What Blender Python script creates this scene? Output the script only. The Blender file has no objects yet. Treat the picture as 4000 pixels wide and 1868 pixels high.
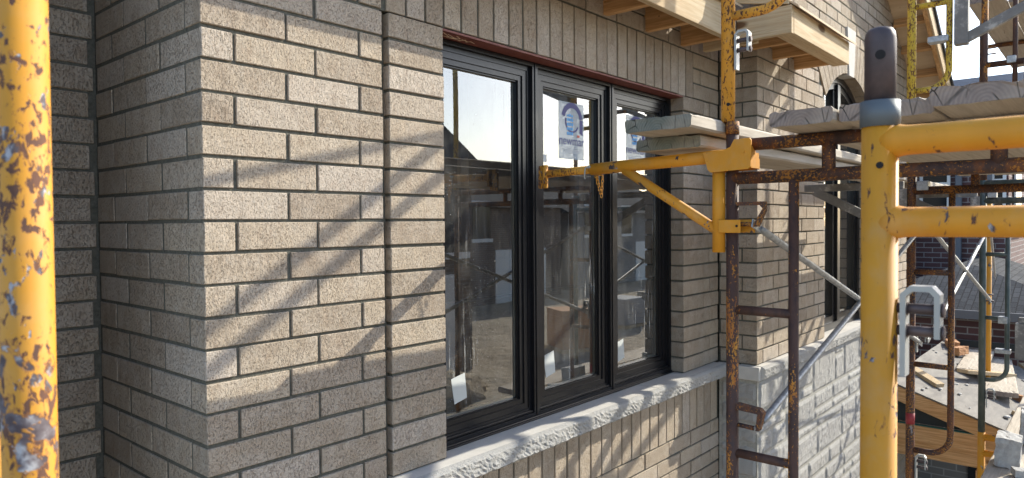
import bpy, math, random
from mathutils import Vector, Matrix, noise as mnoise
R = random.Random(7)
scene = bpy.context.scene
COL = scene.collection
# ---------------------------------------------------------------- camera, sky, sun, exposure
cd = bpy.data.cameras.new("camera"); cam = bpy.data.objects.new("camera", cd); COL.objects.link(cam)
cr, cu, cf = Vector((0.653457, -0.7569274, -0.0074072)), Vector((0.0227892, 0.0098912, 0.9996914)), Vector((0.7566205, 0.6534241, -0.0237133))
cam.matrix_world = Matrix(((cr.x, cu.x, -cf.x, -0.89785), (cr.y, cu.y, -cf.y, -1.89107), (cr.z, cu.z, -cf.z, 0.88427), (0, 0, 0, 1)))
cd.sensor_width = 36.0; cd.lens = 36.0 * 2731.19 / 4000.0
cd.clip_start = 0.05; cd.clip_end = 2000
cd.dof.use_dof = True; cd.dof.focus_distance = 2.6; cd.dof.aperture_fstop = 9.0
scene.camera = cam
SUN = Vector((2.2, -1.0, 1.45)).normalized()
w = bpy.data.worlds.new("World"); scene.world = w; w.use_nodes = True
nt = w.node_tree; nt.nodes.clear()
sky = nt.nodes.new("ShaderNodeTexSky"); sky.sky_type = 'NISHITA'; sky.sun_disc = False
sky.sun_elevation = math.asin(SUN.z); sky.sun_rotation = math.atan2(SUN.x, SUN.y)
sky.altitude = 100; sky.air_density = 1.0; sky.dust_density = 1.2; sky.ozone_density = 1.6
bg = nt.nodes.new("ShaderNodeBackground"); bg.inputs[1].default_value = 0.15
wo = nt.nodes.new("ShaderNodeOutputWorld")
nt.links.new(sky.outputs[0], bg.inputs[0]); nt.links.new(bg.outputs[0], wo.inputs[0])
sl = bpy.data.lights.new("sun", 'SUN'); sl.energy = 2.9; sl.angle = math.radians(0.38); sl.color = (1.0, 0.955, 0.82)
so = bpy.data.objects.new("sun", sl); COL.objects.link(so); so.rotation_euler = SUN.to_track_quat('Z', 'Y').to_euler(); so.location = SUN * 30
scene.view_settings.view_transform = 'Standard'; scene.view_settings.look = 'None'
scene.view_settings.exposure = 1.42; scene.view_settings.gamma = 1.0
try:
    scene.cycles.max_bounces = 10; scene.cycles.transparent_max_bounces = 12; scene.cycles.use_denoising = True
    scene.cycles.caustics_reflective = False; scene.cycles.caustics_refractive = False
except Exception: pass

# ---------------------------------------------------------------- mesh builder
WL = {}
class MB:
    def __init__(s): s.v = []; s.f = []; s.m = []; s.sm = []
    def add(s, vs, fs, m=0, smooth=False):
        o = len(s.v); s.v += [Vector(v) for v in vs]
        for f in fs: s.f.append([i + o for i in f]); s.m.append(m); s.sm.append(smooth)
    def box(s, x0, x1, y0, y1, z0, z1, c=0.0, m=0):
        s.obox(Vector(((x0+x1)/2, (y0+y1)/2, (z0+z1)/2)), (Vector((1,0,0)), Vector((0,1,0)), Vector((0,0,1))), (abs(x1-x0)/2, abs(y1-y0)/2, abs(z1-z0)/2), c, m)
    def obox(s, cen, ax, h, c=0.0, m=0, jit=0.0):
        cen = Vector(cen)
        def P(a, b, d):
            p = cen + ax[0]*a + ax[1]*b + ax[2]*d
            return p
        sg = [(i, j, k) for i in (-1, 1) for j in (-1, 1) for k in (-1, 1)]
        if c <= 0:
            vs = [P(i*h[0], j*h[1], k*h[2]) for i, j, k in sg]
            s.add(vs, [(0,1,3,2),(4,6,7,5),(0,4,5,1),(2,3,7,6),(0,2,6,4),(1,5,7,3)], m); return
        c = min(c, min(h)*0.6)
        vs = []; idx = {}
        for q, (i, j, k) in enumerate(sg):
            a, b, d = i*h[0], j*h[1], k*h[2]
            for t in range(3):
                idx[(i, j, k, t)] = len(vs)
                vs.append(P(a if t == 0 else a-i*c, b if t == 1 else b-j*c, d if t == 2 else d-k*c))
        fs = []
        I = idx
        for t in range(3):
            u, w_ = (t+1) % 3, (t+2) % 3
            for e in (-1, 1):
                r = []
                for a, b in ((-1,-1),(1,-1),(1,1),(-1,1)):
                    k = [0,0,0]; k[t] = e; k[u] = a; k[w_] = b; r.append(I[(k[0],k[1],k[2],t)])
                fs.append(r if e > 0 else r[::-1])
        for t in range(3):
            u, w_ = (t+1) % 3, (t+2) % 3
            for a in (-1, 1):
                for b in (-1, 1):
                    k0 = [0,0,0]; k0[u] = a; k0[w_] = b; k1 = list(k0); k0[t] = -1; k1[t] = 1
                    r = [I[(*k0, u)], I[(*k1, u)], I[(*k1, w_)], I[(*k0, w_)]]
                    fs.append(r if a*b > 0 else r[::-1])
        for i, j, k in sg:
            r = [I[(i,j,k,0)], I[(i,j,k,1)], I[(i,j,k,2)]]
            fs.append(r if i*j*k > 0 else r[::-1])
        s.add(vs, fs, m)
    def bar(s, p0, p1, wd, ht, up=(0,0,1), c=0.0, m=0):
        p0, p1 = Vector(p0), Vector(p1); d = p1-p0; L = d.length; d.normalize()
        up = Vector(up); sd = up.cross(d).normalized(); u2 = d.cross(sd)
        s.obox((p0+p1)/2, (d, sd, u2), (L/2, wd/2, ht/2), c, m)
    def tube(s, pts, r, n=16, m=0, cap=True, closed=False):
        pts = [Vector(p) for p in pts]; N = len(pts)
        tg = []
        for i in range(N):
            a = pts[(i-1) % N] if (closed or i > 0) else pts[0]
            b = pts[(i+1) % N] if (closed or i < N-1) else pts[-1]
            tg.append((b-a).normalized())
        t0 = tg[0]; ref = Vector((0,0,1)) if abs(t0.z) < 0.9 else Vector((1,0,0))
        nv = t0.cross(ref).normalized(); vs = []; rr = r if isinstance(r, (list, tuple)) else [r]*N
        for i in range(N):
            t = tg[i]; nv = (nv - t*nv.dot(t)).normalized(); bv = t.cross(nv)
            for k in range(n):
                a = 2*math.pi*k/n; vs.append(pts[i] + (nv*math.cos(a) + bv*math.sin(a))*rr[i])
        fs = []
        for i in range(N if closed else N-1):
            j = (i+1) % N
            for k in range(n):
                k2 = (k+1) % n; fs.append((i*n+k, i*n+k2, j*n+k2, j*n+k))
        s.add(vs, fs, m, True)
        if cap and not closed:
            o = len(s.v)-N*n
            s.f.append([o+k for k in range(n)][::-1]); s.m.append(m); s.sm.append(False)
            s.f.append([o+(N-1)*n+k for k in range(n)]); s.m.append(m); s.sm.append(False)
    def prism(s, poly, org, u, v, th, m=0):
        org, u, v = Vector(org), Vector(u), Vector(v); nn = u.cross(v).normalized(); n = len(poly)
        ar = sum(poly[i][0]*poly[(i+1) % n][1]-poly[(i+1) % n][0]*poly[i][1] for i in range(n))
        if ar < 0: poly = poly[::-1]
        a = [org + u*p[0] + v*p[1] - nn*th/2 for p in poly]; b = [p + nn*th for p in a]
        s.add(a+b, [list(range(n))[::-1], list(range(n, 2*n))] + [(i, (i+1) % n, n+(i+1) % n, n+i) for i in range(n)], m)
    def sphere(s, c, r, m=0, nu=10, nv=6, sc=(1,1,1)):
        c = Vector(c); vs = [c+Vector((0,0,-r*sc[2]))]
        for i in range(1, nv):
            t = -math.pi/2 + math.pi*i/nv
            for k in range(nu):
                a = 2*math.pi*k/nu; vs.append(c+Vector((r*sc[0]*math.cos(t)*math.cos(a), r*sc[1]*math.cos(t)*math.sin(a), r*sc[2]*math.sin(t))))
        vs.append(c+Vector((0,0,r*sc[2]))); fs = []
        for k in range(nu):
            fs.append((0, 1+(k+1) % nu, 1+k)); fs.append((len(vs)-1, 1+(nv-2)*nu+k, 1+(nv-2)*nu+(k+1) % nu))
            for i in range(nv-2): fs.append((1+i*nu+k, 1+i*nu+(k+1) % nu, 1+(i+1)*nu+(k+1) % nu, 1+(i+1)*nu+k))
        s.add(vs, fs, m, True)
    def text(s, txt, size, org, u, v, m=0):
        cu_ = bpy.data.curves.new("t", 'FONT'); cu_.body = txt; cu_.size = size; cu_.align_x = 'CENTER'
        o = bpy.data.objects.new("t", cu_); COL.objects.link(o)
        me = bpy.data.meshes.new_from_object(o.evaluated_get(bpy.context.evaluated_depsgraph_get()))
        org, u, v = Vector(org), Vector(u), Vector(v)
        s.add([org + u*p.co.x + v*p.co.y for p in me.vertices], [list(p.vertices) for p in me.polygons], m)
        bpy.data.objects.remove(o); bpy.data.curves.remove(cu_); bpy.data.meshes.remove(me)
    def build(s, name, mats, parent=None, loc=None):
        off = Vector((0,0,0))
        if parent is not None: off = WL[parent.name]
        elif loc is not None: off = Vector(loc)
        me = bpy.data.meshes.new(name); me.from_pydata([tuple(v-off) for v in s.v], [], s.f); me.update()
        if not isinstance(mats, (list, tuple)): mats = [mats]
        for mm in mats: me.materials.append(mm)
        for p, mi, sm in zip(me.polygons, s.m, s.sm): p.material_index = mi; p.use_smooth = sm
        o = bpy.data.objects.new(name, me); COL.objects.link(o)
        if parent is not None: o.parent = parent
        else: o.location = off
        WL[o.name] = off
        return o
def tag(o, label=None, cat=None, group=None, kind=None):
    if label: o['label'] = label
    if cat: o['category'] = cat
    if group: o['group'] = group
    if kind: o['kind'] = kind
    return o
def thing(name, label, cat, loc=(0,0,0), group=None):
    o = bpy.data.objects.new(name, None); COL.objects.link(o); o.location = loc; o.empty_display_size = 0.05
    WL[o.name] = Vector(loc); return tag(o, label, cat, group)
def arc(c, r, a0, a1, n, u, v):
    c, u, v = Vector(c), Vector(u), Vector(v)
    return [c + u*r*math.cos(math.radians(a0+(a1-a0)*i/n)) + v*r*math.sin(math.radians(a0+(a1-a0)*i/n)) for i in range(n+1)]
X, Y, Z = Vector((1,0,0)), Vector((0,1,0)), Vector((0,0,1))

# ---------------------------------------------------------------- materials
class M:
    def __init__(s, name):
        s.m = bpy.data.materials.new(name); s.m.use_nodes = True; s.t = s.m.node_tree
        s.b = s.t.nodes["Principled BSDF"]; s.o = s.t.nodes["Material Output"]
        s.tc = s.t.nodes.new("ShaderNodeTexCoord")
    def L(s, a, b): s.t.links.new(a, b)
    def set(s, sock, v):
        if isinstance(v, bpy.types.NodeSocket): s.L(v, sock)
        elif v is not None:
            if hasattr(sock.default_value, '__len__') and not hasattr(v, '__len__'): v = (v,)*len(sock.default_value)
            if hasattr(v, '__len__') and len(sock.default_value) == 4 and len(v) == 3: v = (*v, 1)
            sock.default_value = v
    def co(s, scale=(1,1,1), src='Object', rot=None):
        mp = s.t.nodes.new("ShaderNodeMapping"); s.L(s.tc.outputs[src], mp.inputs[0]); mp.inputs['Scale'].default_value = scale
        if rot: mp.inputs['Rotation'].default_value = rot
        return mp.outputs[0]
    def noise(s, vec, scale=5, detail=3, rough=.55, dist=0, col=False):
        n = s.t.nodes.new("ShaderNodeTexNoise"); s.L(vec, n.inputs['Vector']); n.inputs['Scale'].default_value = scale
        n.inputs['Detail'].default_value = detail; n.inputs['Roughness'].default_value = rough; n.inputs['Distortion'].default_value = dist
        return n.outputs[1 if col else 0]
    def vor(s, vec, scale=5, feat='F1', out=0, rnd=1.0):
        n = s.t.nodes.new("ShaderNodeTexVoronoi"); n.feature = feat; s.L(vec, n.inputs['Vector']); n.inputs['Scale'].default_value = scale
        n.inputs['Randomness'].default_value = rnd; return n.outputs[out]
    def wave(s, vec, scale, dist=3, det=2, dsc=1.0, axis='X'):
        n = s.t.nodes.new("ShaderNodeTexWave"); n.bands_direction = axis; s.L(vec, n.inputs['Vector']); n.inputs['Scale'].default_value = scale
        n.inputs['Distortion'].default_value = dist; n.inputs['Detail'].default_value = det; n.inputs['Detail Scale'].default_value = dsc
        return n.outputs['Fac']
    def ramp(s, fac, stops):
        n = s.t.nodes.new("ShaderNodeValToRGB"); e = n.color_ramp.elements
        while len(e) < len(stops): e.new(0.5)
        for q, (p, c) in zip(e, stops): q.position = p; q.color = (*c, 1) if hasattr(c, '__len__') else (c, c, c, 1)
        s.L(fac, n.inputs[0]); return n.outputs[0]
    def mix(s, fac, a, b, mode='MIX'):
        n = s.t.nodes.new("ShaderNodeMix"); n.data_type = 'RGBA'; n.blend_type = mode
        s.set(n.inputs[0], fac); s.set(n.inputs[6], a); s.set(n.inputs[7], b); return n.outputs[2]
    def math(s, op, a, b=0.0):
        n = s.t.nodes.new("ShaderNodeMath"); n.operation = op; s.set(n.inputs[0], a); s.set(n.inputs[1], b); return n.outputs[0]
    def island(s): 
        n = s.t.nodes.new("ShaderNodeNewGeometry"); return n.outputs['Random Per Island']
    def bump(s, h, strength=.5, dist=.002, nrm=None):
        n = s.t.nodes.new("ShaderNodeBump"); n.inputs['Strength'].default_value = strength; n.inputs['Distance'].default_value = dist
        s.L(h, n.inputs['Height'])
        if nrm is not None: s.L(nrm, n.inputs['Normal'])
        s.L(n.outputs[0], s.b.inputs['Normal']); return n.outputs[0]
    def fin(s, col=None, rough=None, metal=None, spec=None):
        for k, v in (('Base Color', col), ('Roughness', rough), ('Metallic', metal), ('Specular IOR Level', spec)):
            if v is not None: s.set(s.b.inputs[k], v)
        return s.m
def brick_mat(name, c1, c2, c3, bmp=1.0):
    m = M(name); isl = m.island()
    base = m.ramp(isl, [(0, c3), (.16, c2), (.34, tuple(x*.90 for x in c3)), (.5, c1), (.66, c2), (.82, (c1[0]*1.06, c1[1]*1.10, c1[2]*1.2)), (.92, tuple(x*.92 for x in c2))])
    n1 = m.noise(m.co((1,1,1)), 11, 5, .62)
    col = m.mix(m.ramp(n1, [(.45, 0), (.72, .55)]), base, (c1[0]*1.12, c1[1]*1.18, c1[2]*1.3))
    st = m.noise(m.co((1,1,.5)), 24, 5, .68)
    col = m.mix(m.ramp(st, [(.50, 0), (.78, .55)]), col, (c3[0]*.66, c3[1]*.56, c3[2]*.50))
    pit = m.ramp(m.noise(m.co((1,1,.45)), 270, 3, .62), [(.56, 0), (.63, 1)])
    dot = m.ramp(m.noise(m.co((1,1,1)), 380, 2, .5), [(.63, 0), (.69, 1)])
    col = m.mix(m.math('MULTIPLY', pit, .36), col, tuple(x*.40 for x in c3))
    col = m.mix(m.math('MULTIPLY', dot, .5), col, tuple(x*.28 for x in c3))
    sp2 = m.noise(m.co((1,1,1)), 260, 2, .5)
    col = m.mix(m.ramp(sp2, [(.68, 0), (.73, .65)]), col, (.60,.55,.50))
    h = m.math('SUBTRACT', m.math('MULTIPLY', m.noise(m.co(), 26, 4, .6), 1.1), m.math('MULTIPLY', m.math('MAXIMUM', pit, dot), .8))
    h = m.math('ADD', h, m.math('MULTIPLY', m.noise(m.co((1,1,.6)), 120, 3, .6), .5))
    m.bump(h, 1.0*bmp, .0042)
    return m.fin(col, .92, 0, .2)
MAT = {}
MAT['brick'] = brick_mat('tan_brick', (.445,.362,.272), (.405,.327,.246), (.355,.283,.214))
m = M('mortar'); n = m.noise(m.co(), 90, 4, .7)
m.bump(m.noise(m.co(), 200, 3, .6), .8, .003); MAT['mortar'] = m.fin(m.ramp(n, [(.3, (.075,.072,.058)), (.7, (.145,.138,.112))]), .95, 0, .2)
m = M('pale_mortar'); MAT['lmortar'] = m.fin(m.ramp(m.noise(m.co(), 60, 4), [(.3, (.26,.25,.22)), (.7, (.36,.345,.31))]), .95, 0, .2)
m = M('stone'); isl = m.island(); c = m.ramp(isl, [(0, (.29,.28,.268)), (.5, (.385,.37,.35)), (1, (.34,.325,.305))])
c = m.mix(m.ramp(m.noise(m.co(), 9, 4), [(.4, 0), (.75, .5)]), c, (.36,.35,.34))
c = m.mix(m.ramp(m.noise(m.co(), 260, 2), [(.6, 0), (.68, .6)]), c, (.22,.21,.20))
m.bump(m.math('ADD', m.noise(m.co((1,1,.6)), 90, 4, .65), m.noise(m.co(), 260, 2, .6)), .9, .006); MAT['stone'] = m.fin(c, .9, 0, .25)
m = M('smooth_stone'); c = m.ramp(m.noise(m.co(), 6, 5, .6), [(.35, (.45,.425,.39)), (.7, (.55,.52,.48))])
c = m.mix(m.ramp(m.noise(m.co(), 240, 2), [(.66, 0), (.72, .6)]), c, (.20,.19,.18))
m.bump(m.noise(m.co(), 120, 3), .25, .002); MAT['sstone'] = m.fin(c, .85, 0, .3)

def paint(name, base, dens=.62, rust=.66, sc=30, dust=.24, axis=(1,1,.55), big=0):
    m = M(name); v = m.co(axis)
    n1 = m.noise(v, sc, 4, .62, .3); n2 = m.noise(v, sc*2.3, 4, .6, .5); n3 = m.noise(m.co(), 3.2, 3); n4 = m.noise(m.co((1,1,.25)), 22, 4, .6)
    c = m.mix(m.ramp(n4, [(.3, 0), (.75, .55)]), base, tuple(x*.72 for x in base))
    c = m.mix(m.ramp(n3, [(.45, 0), (.75, .35)]), c, (base[0]*.97, base[1]*1.12, base[2]*1.5))
    n5 = m.noise(m.co(), 9, 3, .5); k5 = m.math('MULTIPLY', m.math('SUBTRACT', n5, .5), .30)
    c = m.mix(m.ramp(m.noise(m.co(), 13, 5, .65), [(.50, 0), (.68, dust)]), c, (.42,.30,.17))
    n1 = m.math('ADD', n1, k5); n2 = m.math('ADD', n2, k5)
    g = m.ramp(m.math('ADD', n1, m.math('MULTIPLY', m.math('SUBTRACT', n3, .5), .35)), [(dens, 0), (dens+.025, 1)])
    c = m.mix(g, c, m.ramp(n2, [(.40, (.34,.33,.34)), (.50, (.10,.085,.09)), (.62, (.05,.04,.045))]))
    ru = m.ramp(n2, [(rust, 0), (rust+.03, 1)])
    c = m.mix(ru, c, m.ramp(n1, [(.4, (.045,.030,.032)), (.6, (.085,.042,.034))]))
    edge = m.ramp(n2, [(rust-.03, 0), (rust, .55), (rust+.04, .2)])
    c = m.mix(edge, c, (.24,.09,.02))
    if big:
        nb_ = m.math('ADD', m.noise(m.co((1,1,.7)), 17, 5, .66, .4), m.math('MULTIPLY', m.math('SUBTRACT', m.noise(m.co(), 4, 2), .5), .35))
        gb_ = m.ramp(nb_, [(big, 0), (big+.015, 1)]); c = m.mix(m.ramp(nb_, [(big-.02, 0), (big, .7), (big+.02, 0)]), c, (.26,.10,.025))
        c = m.mix(gb_, c, m.ramp(m.noise(m.co(), 60, 3), [(.4, (.07,.05,.052)), (.55, (.13,.11,.115)), (.66, (.36,.35,.35))])); ru = m.math('MAXIMUM', ru, gb_)
    h = m.math('SUBTRACT', 1.0, m.math('MAXIMUM', ru, g)); m.bump(h, .5, .0012)
    r = m.ramp(m.math('MAXIMUM', ru, g), [(0, .64), (1, .9)])
    return m.fin(c, r, 0, .45)
YEL = (.62,.262,.014)
MAT['yel'] = paint('yellow_paint', YEL, .645, .655, 30)
MAT['yelworn'] = paint('worn_yellow_paint', (.54,.238,.014), .59, .575, 52, .15, axis=(1,1,.6), big=.665)
MAT['yelnew'] = paint('clean_yellow_paint', (.64,.275,.016), .66, .73, 22)
MAT['yelrust'] = paint('rusting_yellow_paint', (.62,.29,.03), .66, .575, 48)
MAT['yelgreen'] = paint('greenish_yellow_paint', (.52,.36,.035), .66, .55, 50)
m = M('rust_steel'); v = m.co((1,1,.5)); a = m.noise(v, 22, 5, .65); b = m.noise(m.co(), 130, 3, .6); d = m.noise(v, 7, 3)
c = m.ramp(a, [(.30, (.032,.022,.024)), (.50, (.075,.040,.032)), (.60, (.15,.055,.022)), (.75, (.075,.05,.046))])
c = m.mix(m.ramp(m.math('ADD', b, m.math('MULTIPLY', d, .5)), [(.80, 0), (.86, .85)]), c, (.40,.17,.025))
c = m.mix(m.ramp(m.noise(v, 16, 4, .6), [(.66, 0), (.70, .7)]), c, (.30,.28,.27))
m.bump(b, .5, .0015); MAT['rust'] = m.fin(c, .72, .15, .4)
m = M('rust_steel_flaked_yellow'); v = m.co((1,1,.45)); a = m.noise(v, 30, 5, .68); b = m.noise(m.co((1,1,.6)), 150, 3, .65); d = m.noise(m.co((1,1,.3)), 9, 3)
c = m.ramp(a, [(.30, (.035,.022,.022)), (.55, (.085,.042,.030)), (.75, (.06,.04,.038))])
c = m.mix(m.ramp(m.math('ADD', m.math('MULTIPLY', b, .5), m.math('MULTIPLY', d, 1.0)), [(.825, 0), (.855, .95)]), c, m.ramp(a, [(.4, (.62,.27,.03)), (.65, (.36,.11,.02))]))
m.bump(b, .5, .0015); MAT['rustyel'] = m.fin(c, .7, .1, .4)
m = M('green_steel'); a = m.noise(m.co((1,1,.4)), 24, 4)
c = m.ramp(a, [(.35, (.055,.075,.065)), (.6, (.10,.115,.105)), (.72, (.20,.19,.17))]); MAT['green'] = m.fin(c, .6, .2)
m = M('galvanized'); a = m.noise(m.co(), 45, 4, .6)
m.bump(m.noise(m.co(), 150, 3), .2, .001); MAT['galv'] = m.fin(m.ramp(a, [(.3, (.24,.25,.26)), (.7, (.44,.45,.46))]), .48, .65)
m = M('dull_grey_steel'); a = m.noise(m.co(), 16, 5, .65)
MAT['grey'] = m.fin(m.ramp(a, [(.3, (.13,.125,.12)), (.55, (.19,.18,.17)), (.68, (.40,.38,.35))]), .7, .2)
MAT['bright'] = M('zinc_plate').fin((.34,.34,.325), .5, .3); MAT['collar'] = M('dark_collar_steel').fin((.12,.135,.145), .6, .3)
MAT['dark'] = M('painted_hole_dark').fin((.012,.010,.010), .9)  # for discs standing in for holes, the dark inside is painted
m = M('pin_steel'); a = m.noise(m.co(), 30, 4); MAT['pin'] = m.fin(m.ramp(a, [(.3, (.06,.045,.048)), (.7, (.12,.085,.08))]), .55, .35)
MAT['redtape'] = M('red_marking').fin((.28,.025,.03), .6)

def wood(name, axis, c1, c2, c3, knots=0, grain=.35, crack=0.0, sc=1.0):
    m = M(name); s = [1,1,1]; s['xyz'.index(axis)] = .045; s2 = [1,1,1]; s2['xyz'.index(axis)] = .12
    v = m.co(s); tone = m.noise(m.co(s2), 6*sc, 4, .6); fib = m.noise(v, 120*sc, 4, .65, .6); rg = m.noise(v, 38*sc, 3, .5, 1.6)
    c = m.mix(m.ramp(tone, [(.3, 0), (.7, 1)]), c1, c2)
    c = m.mix(m.ramp(rg, [(.42, 0), (.58, grain*1.2)]), c, c3)
    c = m.mix(m.ramp(fib, [(.5, 0), (.75, grain)]), c, tuple(x*.6 for x in c3))
    c = m.mix(m.ramp(m.noise(m.co(), 4, 5, .6), [(.5, 0), (.75, .35)]), c, tuple(x*.75 for x in c1))
    if knots:
        d = m.vor(m.co(tuple(.35 if q < 1 else 1 for q in s)), knots)
        c = m.mix(m.ramp(d, [(.0, 1), (.055, .9), (.085, 0)]), c, (.10,.045,.018))
        d2 = m.vor(m.co(), knots*5)
        c = m.mix(m.ramp(d2, [(.035, .9), (.07, 0)]), c, (.10,.07,.05))
    h = fib
    if crack:
        ck = m.noise(v, 26*sc, 5, .7, 1.2); k = m.ramp(ck, [(.66, 0), (.70, crack)])
        c = m.mix(k, c, (.05,.04,.03)); h = m.math('SUBTRACT', fib, k)
    m.bump(h, .5, .0016); return m.fin(c, .82, 0, .25)
FR = ((.56,.45,.30), (.50,.37,.22), (.38,.245,.12))
for a_ in 'xyz': MAT['lum'+a_] = wood('fresh_lumber_'+a_, a_, *FR, knots=3.2, grain=.4)
for a_ in 'xyz': MAT['shadelum'+a_] = wood('orange_shade_lumber_'+a_, a_, (.62,.37,.18), (.50,.28,.12), (.34,.17,.06), knots=2.5, grain=.5)  # copy of the lumber for shaded boards, the shade is in the colour
for a_ in 'xy': MAT['plank'+a_] = wood('weathered_plank_'+a_, a_, (.52,.46,.38), (.44,.37,.29), (.32,.27,.21), grain=.35, crack=.9)
def endg(name, c1, c2, dark, rot):
    m = M(name); d = m.noise(m.co(), 16, 5, .6, .8); v = m.co((1,1,1.6), rot=rot)
    w_ = m.t.nodes.new("ShaderNodeTexWave"); w_.wave_type = 'RINGS'; w_.rings_direction = 'X'; m.L(m.co((1,1,1), rot=rot), w_.inputs['Vector'])
    w_.inputs['Scale'].default_value = 34; w_.inputs['Distortion'].default_value = 2.5; w_.inputs['Detail'].default_value = 3
    c = m.ramp(d, [(.3, c1), (.7, c2)]); c = m.mix(m.math('MULTIPLY', w_.outputs['Fac'], .40), c, tuple(x*.72 for x in c1))
    e = m.vor(m.co((1,1.0,.55), rot=rot), 20, 'DISTANCE_TO_EDGE')
    ck = m.math('MULTIPLY', m.ramp(e, [(.012, 1), (.035, 0)]), m.ramp(m.noise(m.co(), 9, 2), [(.45, 0), (.6, 1)]))
    c = m.mix(ck, c, dark); c = m.mix(m.ramp(m.noise(m.co(), 5, 4), [(.5, 0), (.7, .5)]), c, (.42,.35,.28))
    m.bump(m.math('SUBTRACT', m.math('MULTIPLY', m.noise(m.co(), 60, 4), .5), ck), .6, .002); return m.fin(c, .9, 0, .2)
MAT['endgrain'] = endg('plank_end_grain', (.225,.18,.155), (.33,.265,.225), (.03,.027,.025), (.25,0,0))
MAT['endgreen'] = endg('plank_end_green', (.135,.15,.13), (.22,.215,.18), (.02,.02,.018), (-.2,0,0))
m = M('plywood'); c = m.ramp(m.noise(m.co((1,.15,1)), 20, 4, .6, 1), [(.3, (.50,.37,.24)), (.7, (.60,.46,.31))])
c = m.mix(m.ramp(m.vor(m.co(), 4), [(.03, .9), (.06, 0)]), c, (.12,.06,.03)); MAT['ply'] = m.fin(c, .85)
m = M('mortar_splashed_deck'); c = m.ramp(m.noise(m.co((.5,2,1)), 6, 5, .65, .5), [(.3, (.125,.112,.102)), (.5, (.185,.168,.15)), (.7, (.25,.228,.198))])
c = m.mix(m.ramp(m.noise(m.co((1,2,1)), 40, 4, .6), [(.66, 0), (.76, .35)]), c, (.12,.10,.085))
m.bump(m.noise(m.co(), 60, 4), .5, .004); MAT['deck'] = m.fin(c, .9)
MAT['lintel'] = None
m = M('red_oxide_steel'); MAT['lintel'] = m.fin(m.ramp(m.noise(m.co(), 30, 4), [(.3, (.13,.035,.028)), (.7, (.20,.065,.05))]), .6, 0, .4)
MAT['chalk'] = M('chalk').fin((.75,.58,.42), .9)
m = M('black_window_frame'); c = m.ramp(m.noise(m.co(), 60, 4, .7), [(.3, (.004,.004,.006)), (.62, (.008,.008,.010)), (.82, (.035,.035,.037))])
m.bump(m.noise(m.co(), 25, 3), .05, .002); MAT['black'] = m.fin(c, .28, 0, .42)
MAT['spacer'] = M('window_spacer').fin((.42,.41,.37), .5)
MAT['grille'] = M('grille_bar').fin((.012,.013,.016), .35)

def glass(name, dust=1.0, refl=1.0):
    m = M(name); t = m.t
    tr = t.nodes.new("ShaderNodeBsdfTransparent"); tr.inputs[0].default_value = (.82,.80,.75,1)
    gl = t.nodes.new("ShaderNodeBsdfGlossy"); gl.inputs['Roughness'].default_value = 0.0; gl.inputs[0].default_value = (.95,.945,.93,1)
    fr = t.nodes.new("ShaderNodeFresnel"); fr.inputs[0].default_value = 1.75
    bp = t.nodes.new("ShaderNodeBump"); bp.inputs['Strength'].default_value = .02; bp.inputs['Distance'].default_value = .01
    m.L(m.noise(m.co((1,1,.6)), 3.0, 1), bp.inputs['Height']); m.L(bp.outputs[0], gl.inputs['Normal'])
    f = m.math('ADD', m.math('MULTIPLY', fr.outputs[0], 1.6*refl), .09)
    mx = t.nodes.new("ShaderNodeMixShader"); m.L(f, mx.inputs[0]); m.L(tr.outputs[0], mx.inputs[1]); m.L(gl.outputs[0], mx.inputs[2])
    di = t.nodes.new("ShaderNodeBsdfDiffuse"); di.inputs[0].default_value = (.55,.54,.51,1)
    smear = m.ramp(m.noise(m.co((1,1,.30)), 5, 4, .65, .8), [(.42, .010*dust), (.8, .09*dust)])
    dots = m.ramp(m.noise(m.co((1,1,.8)), 190, 2, .5), [(.665, 0), (.71, .55*dust)])
    patch = m.ramp(m.noise(m.co(), 3.2, 3, .6), [(.40, 0), (.62, 1)])
    drip = m.ramp(m.noise(m.co((1,1,.05)), 75, 3, .6), [(.60, 0), (.72, .42*dust)])
    dp = m.ramp(m.noise(m.co((1,1,.5)), 5, 3, .6), [(.50, 0), (.66, 1)])
    fac = m.math('ADD', m.math('ADD', smear, m.math('MULTIPLY', dots, patch)), m.math('MULTIPLY', drip, dp))
    mx2 = t.nodes.new("ShaderNodeMixShader"); m.L(fac, mx2.inputs[0]); m.L(mx.outputs[0], mx2.inputs[1]); m.L(di.outputs[0], mx2.inputs[2])
    m.L(mx2.outputs[0], m.o.inputs[0]); return m.m
MAT['glass'] = glass('dusty_glass', 1.7); MAT['glass2'] = glass('clear_glass', .5)
MAT['room'] = M('dim_interior').fin((.10,.085,.07), .9)
MAT['stud'] = M('interior_framing').fin((.30,.21,.13), .85)
MAT['paper'] = M('white_paper').fin((.52,.53,.51), .8)
MAT['navy'] = M('navy_ink').fin((.055,.055,.17), .6); MAT['blue'] = M('blue_ink').fin((.09,.32,.62), .6); MAT['lgrey'] = M('grey_print').fin((.42,.44,.46), .7); MAT['red'] = M('red_ink').fin((.55,.10,.06), .6)
m = M('sticker_film'); m.b.inputs['Alpha'].default_value = .38; MAT['film'] = m.fin((.60,.66,.70), .5)
m = M('shingles'); v = m.co((1,1,1)); br = m.t.nodes.new("ShaderNodeTexBrick"); m.L(v, br.inputs['Vector']); br.inputs['Scale'].default_value = 3.2
br.inputs['Color1'].default_value = (.040,.042,.048,1); br.inputs['Color2'].default_value = (.070,.072,.078,1); br.inputs['Mortar'].default_value = (.018,.018,.02,1); br.inputs['Mortar Size'].default_value = .02
c = m.mix(m.ramp(m.noise(v, 120, 2), [(.5, 0), (.8, .6)]), br.outputs[0], (.13,.13,.135)); m.bump(m.noise(v, 140, 2), .6, .006); MAT['shingle'] = m.fin(c, .95, 0, .1)
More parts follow.
